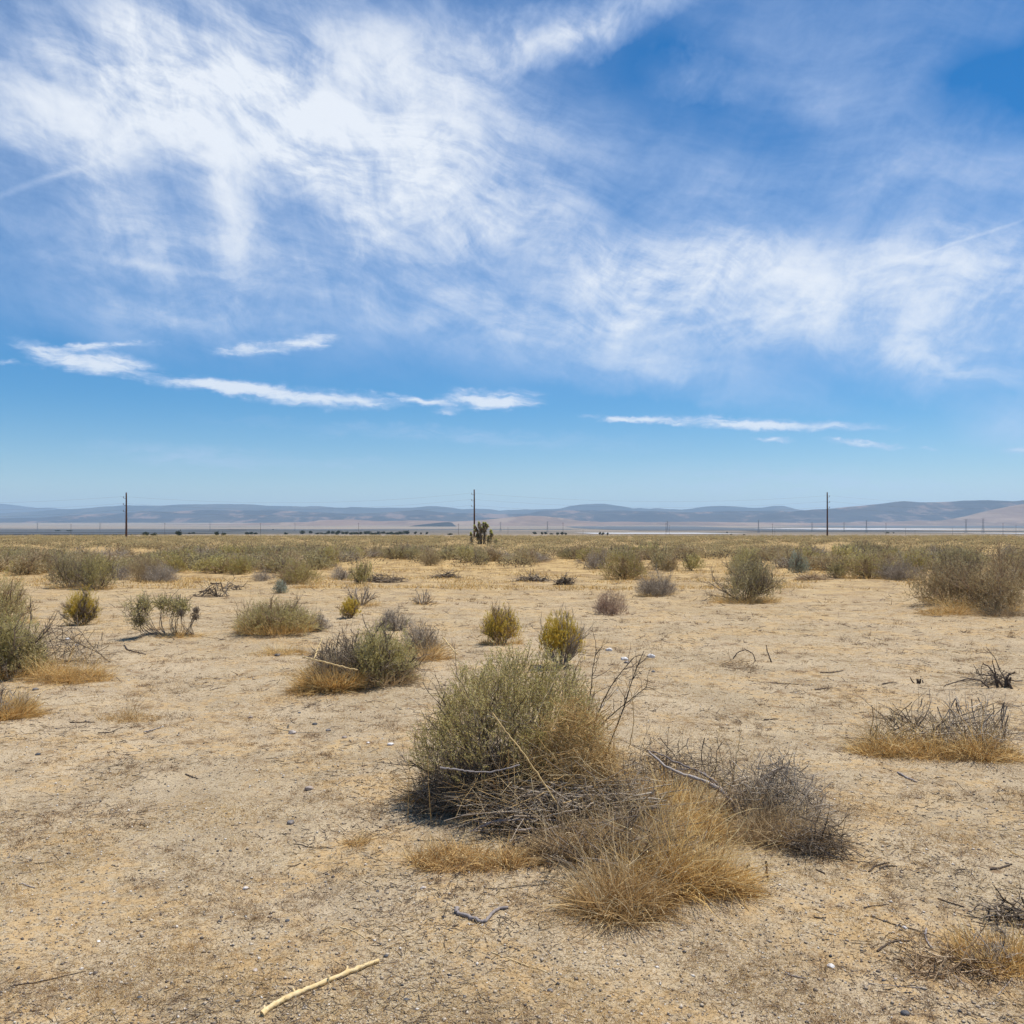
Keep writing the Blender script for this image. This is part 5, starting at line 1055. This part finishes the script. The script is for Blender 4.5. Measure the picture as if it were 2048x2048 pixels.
# ------------------------------------------------------------------ sky
SUN_EL, SUN_AZ = 68.0, 60.0       # azimuth from the view direction towards the right
w = bpy.data.worlds.new('World'); sc.world = w; w.use_nodes = True; t = w.node_tree; t.nodes.clear(); N = t.nodes; L = t.links
sky = N.new('ShaderNodeTexSky'); sky.sky_type = 'NISHITA'; sky.sun_disc = False
sky.sun_elevation = math.radians(SUN_EL); sky.sun_rotation = math.radians(SUN_AZ); sky.altitude = 800; sky.air_density = 1.0; sky.dust_density = .3; sky.ozone_density = 4.5
tc = N.new('ShaderNodeTexCoord'); sp_ = N.new('ShaderNodeSeparateXYZ'); L.new(tc.outputs['Generated'], sp_.inputs[0])
az = mathn(N, L, 'ARCTAN2', sp_.outputs[0], sp_.outputs[1]); el = mathn(N, L, 'ARCSINE', sp_.outputs[2])
cb = N.new('ShaderNodeCombineXYZ'); L.new(az, cb.inputs[0]); L.new(el, cb.inputs[1]); A0 = cb.outputs[0]
zz = mathn(N, L, 'ADD', mathn(N, L, 'MAXIMUM', sp_.outputs[2], 0.), .10)
pc = N.new('ShaderNodeCombineXYZ'); L.new(mathn(N, L, 'DIVIDE', sp_.outputs[0], zz), pc.inputs[0]); L.new(mathn(N, L, 'DIVIDE', sp_.outputs[1], zz), pc.inputs[1]); PL = pc.outputs[0]  # the cloud layer seen from below
def vwarp(vec, src, amt, scale, detail=3, rough=.55):
    n = N.new('ShaderNodeTexNoise'); n.inputs['Scale'].default_value = scale; n.inputs['Detail'].default_value = detail; n.inputs['Roughness'].default_value = rough; L.new(src, n.inputs['Vector'])
    s = N.new('ShaderNodeVectorMath'); s.operation = 'SUBTRACT'; s.inputs[1].default_value = (.5, .5, .5); L.new(n.outputs['Color'], s.inputs[0])
    k = N.new('ShaderNodeVectorMath'); k.operation = 'MULTIPLY_ADD'; k.inputs[1].default_value = (amt, amt, 0); L.new(s.outputs[0], k.inputs[0]); L.new(vec, k.inputs[2]); return k.outputs[0]
A1 = vwarp(A0, A0, .10, 5., 4); A2 = vwarp(vwarp(A0, A0, .035, 16., 4, .6), A0, .018, 60., 3, .6)
def ang(px, py):
    a = math.atan((px-1024)/F); return a, math.atan((HZ-py)/F*math.cos(a))
def blob(coord, p0, p1, wd, soft='SPHERICAL'):
    """a soft streak on the sky from p0 to p1 (photo pixels), half-width wd"""
    a0, e0 = ang(*p0); a1, e1 = ang(*p1); cx, cy = (a0+a1)/2, (e0+e1)/2; ln = math.hypot(a1-a0, e1-e0)/2; th = math.atan2(e1-e0, a1-a0)
    mp = N.new('ShaderNodeMapping'); mp.vector_type = 'TEXTURE'; mp.inputs['Location'].default_value = (cx, cy, 0); mp.inputs['Rotation'].default_value = (0, 0, th)
    mp.inputs['Scale'].default_value = (max(ln*1.35, wd/F), wd*1.25/F*math.cos(cy)**2, 1); L.new(coord, mp.inputs[0])
    g = N.new('ShaderNodeTexGradient'); g.gradient_type = soft; L.new(mp.outputs[0], g.inputs[0]); return g.outputs['Fac']
def total(coord, lst):
    s = None
    for p0, p1, wd, wt in lst:
        b = blob(coord, p0, p1, wd, 'SPHERICAL'); s = mathn(N, L, 'MULTIPLY', b, wt) if s is None else mathn(N, L, 'MULTIPLY_ADD', b, wt, s)
    return s
# broad veils (positive) and clear holes (negative)
VEIL = [((0,40),(800,300),330,1.0), ((100,60),(500,160),120,.3), ((500,150),(1150,330),270,.8), ((200,500),(1500,620),230,.62), ((1250,560),(2150,640),250,.85), ((-300,150),(400,420),240,.5), ((900,330),(1500,600),200,.45),
        ((1500,240),(2100,330),110,.35), ((1350,60),(2000,120),150,.22), ((1800,500),(2200,800),200,.5), ((900,690),(1500,780),90,.4), ((0,560),(500,640),90,.35), ((-100,620),(700,660),60,.2),
        ((1850,190),(2200,200),90,-.75), ((1330,230),(1700,260),90,-.28), ((480,400),(680,470),90,-.45), ((250,340),(430,420),90,-.5), ((1000,480),(1100,560),80,-.3), ((0,330),(200,400),70,-.35), ((1200,70),(1500,150),90,-.30), ((1500,330),(1800,380),100,-.2), ((1200,250),(1750,330),110,.25),
        ((1050,380),(1400,470),80,-.25)]
# thick soft features
THICK = [((-60, 110), (300, 300), 44.1, 0.65), ((270, 300), (560, 262), 48.3, 0.35), ((450, 250), (470, 560), 50.4, 0.89), ((430, 60), (445, 300), 63.0, 0.29), ((640, 190), (1010, 110), 115.5, 0.89), ((880, 140), (1400, -40), 60.9, 0.89), ((640, 100), (800, 150), 94.5, 0.53), ((820, 220), (980, 260), 63.0, 0.59), ((1380, 600), (1740, 540), 84.0, 0.59), ((1500, 650), (2150, 640), 115.5, 0.59), ((1700, 720), (2150, 780), 63.0, 0.47), ((1000, 690), (1650, 800), 48.3, 0.5), ((1700, 530), (2060, 480), 37.8, 0.59), ((0, 500), (430, 552), 31.5, 0.29), ((0, 420), (300, 520), 31.5, 0.24), ((1300, 130), (1500, 170), 46.2, 0.35), ((1560, 200), (1700, 210), 42.0, 0.24), ((1900, 840), (2150, 870), 46.2, 0.41), ((1830, 230), (2100, 320), 63.0, 0.24)]
# contrails, nearly straight
TRAIL = [((-60,95),(302,294),15,.45), ((438,300),(482,520),32,.42), ((452,250),(440,330),26,.3), ((-60,130),(260,300),9,.35), ((-60,410),(282,290),7,.38), ((282,290),(520,250),22,.30), ((1240,692),(1560,610),7,.30), ((1660,562),(2100,420),3.4,.40), ((440,552),(150,505),10,.40)]
LOW = [((20, 680), (150, 728), 22.95, 0.95), ((100, 712), (320, 742), 25.65, 1.16), ((100, 694), (360, 686), 8.78, 0.79), ((-60, 724), (90, 734), 8.1, 0.73), ((440, 700), (590, 697), 16.2, 0.73), ((545, 694), (690, 672), 17.55, 1.0), ((390, 690), (520, 706), 16.2, 0.42), ((300, 758), (560, 780), 17.55, 1.1), ((460, 778), (810, 808), 22.95, 1.21), ((780, 790), (900, 806), 9.45, 0.95), ((860, 796), (1090, 798), 22.95, 1.26), ((850, 820), (930, 824), 9.45, 0.73), ((1160, 832), (1340, 846), 9.45, 0.95), ((1280, 838), (1790, 854), 13.5, 1.16), ((1490, 872), (1600, 880), 6.75, 0.84), ((1630, 880), (1830, 894), 8.1, 0.95), ((1840, 898), (1890, 904), 5.4, 0.63), ((1990, 900), (2150, 904), 9.45, 0.63)]
FAINT = [((200,906),(560,920),26,.42), ((500,842),(1300,884),14,.3), ((540,858),(1300,900),10,.2), ((560,926),(800,932),14,.25), ((1100,960),(1900,975),40,.25), ((1450,960),(2150,980),34,.22), ((1100,700),(1500,740),20,.3)]
def fibre(vec, deg, scale, sx, sy, detail=8, rough=.68, dist=.15):
    mp = N.new('ShaderNodeMapping'); mp.inputs['Rotation'].default_value = (0, 0, math.radians(deg)); L.new(vec, mp.inputs[0])
    return noise(N, L, mp.outputs[0], scale, detail, rough, dist, (sx, sy, 1))
AF = vwarp(A0, A0, .05, 4., 3)
band = fibre(vwarp(A0, A0, .16, 3., 3), 17, 4.5, .55, 2.6)                    # bands falling from upper left to lower right
AF = vwarp(AF, A0, .05, 14., 4)
fr = fibre(AF, -52, 22., .22, 1.2); fl_ = fibre(AF, 68, 22., .22, 1.2); fx = smooth(N, L, az, -.25, .15)
fanr = mixc(N, L, fx, fl_, fr)
soft = noise(N, L, PL, 1.5, 8, .66, .4, (1, .6, 1)); curl = noise(N, L, vwarp(A0, A0, .05, 12., 4), 11., 9, .66, .5, (1, 1.5, 1))
def add_(*v):
    o = v[0]
    for q in v[1:]: o = mathn(N, L, 'ADD', o, q)
    return o
def mul_(a, b): return mathn(N, L, 'MULTIPLY', a, b)
tex = add_(mul_(band, .42), mul_(fanr, .15), mul_(soft, .21), mul_(curl, .22))           # about .5 on average
vt = mathn(N, L, 'MAXIMUM', mathn(N, L, 'ADD', mul_(total(A1, VEIL), 1.10), .22), 0.)
veil = mul_(vt, mathn(N, L, 'MULTIPLY_ADD', smooth(N, L, tex, .37, .62), .76, .29))
st_ = mathn(N, L, 'MAXIMUM', total(vwarp(A2, A0, .04, 9., 4, .6), THICK), 0.)
veil2 = mul_(mul_(st_, mathn(N, L, 'MULTIPLY_ADD', st_, -.35, 1.25)), mathn(N, L, 'MULTIPLY_ADD', smooth(N, L, add_(mul_(curl, .72), mul_(fanr, .28)), .36, .66), .80, .40))
tr_ = mul_(mathn(N, L, 'MAXIMUM', total(vwarp(A0, A0, .010, 30., 3), TRAIL), 0.), mathn(N, L, 'MULTIPLY_ADD', curl, 1.2, .4))
mpl = N.new('ShaderNodeMapping'); mpl.inputs['Scale'].default_value = (.7, 4.2, 1); mpl.inputs['Rotation'].default_value = (0, 0, math.radians(4)); L.new(vwarp(A0, A0, .02, 30., 3), mpl.inputs[0])
ln_ = noise(N, L, mpl.outputs[0], 24., 9, .66, .35)
AL = N.new('ShaderNodeMapping'); AL.inputs['Scale'].default_value = (1, 1, 1); L.new(vwarp(vwarp(A0, A0, .016, 22., 4, .6), A0, .008, 80., 3), AL.inputs[0])
lw = mathn(N, L, 'MAXIMUM', total(AL.outputs[0], LOW), 0.)
lw = mul_(smooth(N, L, add_(lw, mul_(mathn(N, L, 'SUBTRACT', ln_, .5), 2.0)), .08, 1.15), smooth(N, L, lw, .0, .45))
ft = mul_(mathn(N, L, 'MAXIMUM', total(A2, FAINT), 0.), mathn(N, L, 'MULTIPLY_ADD', smooth(N, L, ln_, .36, .64), .95, .15))
elm = smooth(N, L, el, math.radians(7), math.radians(13))
keep = None
for v_, f_ in ((mul_(veil, elm), .95), (veil2, .95), (tr_, .9), (lw, .93), (ft, 1.)):
    k_ = mathn(N, L, 'SUBTRACT', 1., mathn(N, L, 'MULTIPLY', v_, f_, clamp=True), clamp=True); keep = k_ if keep is None else mul_(keep, k_)
alpha = mathn(N, L, 'SUBTRACT', 1., keep, clamp=True)
hs = N.new('ShaderNodeHueSaturation'); hs.inputs['Saturation'].default_value = 1.55; hs.inputs['Value'].default_value = .95; L.new(sky.outputs[0], hs.inputs['Color'])
cloudc = mixc(N, L, smooth(N, L, alpha, .30, 1.), (5.0, 6.1, 8.3), (7.8, 8.2, 8.8))
bg = N.new('ShaderNodeBackground'); bg.inputs['Strength'].default_value = .1; L.new(mixc(N, L, mathn(N, L, 'MULTIPLY', alpha, .95), hs.outputs[0], cloudc), bg.inputs['Color'])
wo = N.new('ShaderNodeOutputWorld'); L.new(bg.outputs[0], wo.inputs[0])
w.cycles.sampling_method = 'MANUAL'; w.cycles.sample_map_resolution = 512

# ------------------------------------------------------------------ sun, camera, render settings
sd = bpy.data.lights.new('sun', 'SUN'); sd.energy = 4.9; sd.angle = math.radians(.6); sd.color = (1, .955, .88); so = bpy.data.objects.new('sun', sd); COL.objects.link(so)
e_, a_ = math.radians(SUN_EL), math.radians(SUN_AZ); from mathutils import Vector
so.rotation_euler = Vector((math.sin(a_)*math.cos(e_), math.cos(a_)*math.cos(e_), math.sin(e_))).to_track_quat('Z', 'Y').to_euler(); so.location = (0, 0, 50)
cd = bpy.data.cameras.new('camera'); co = bpy.data.objects.new('camera', cd); COL.objects.link(co); co.location = (0, 0, EYE); co.rotation_euler = (math.radians(90), 0, 0)
cd.sensor_width = 36; cd.lens = 36*F/2048; cd.shift_y = (HZ-1024)/2048; cd.clip_start = .05; cd.clip_end = 200000; sc.camera = co
sc.view_settings.view_transform = 'Standard'; sc.view_settings.look = 'None'; sc.view_settings.exposure = 0.18; sc.view_settings.gamma = 1
cy = sc.cycles; cy.max_bounces = 6; cy.diffuse_bounces = 3; cy.glossy_bounces = 2; cy.transmission_bounces = 4; cy.transparent_max_bounces = 4; cy.volume_bounces = 1; cy.use_denoising = True
cy.sample_clamp_indirect = 4
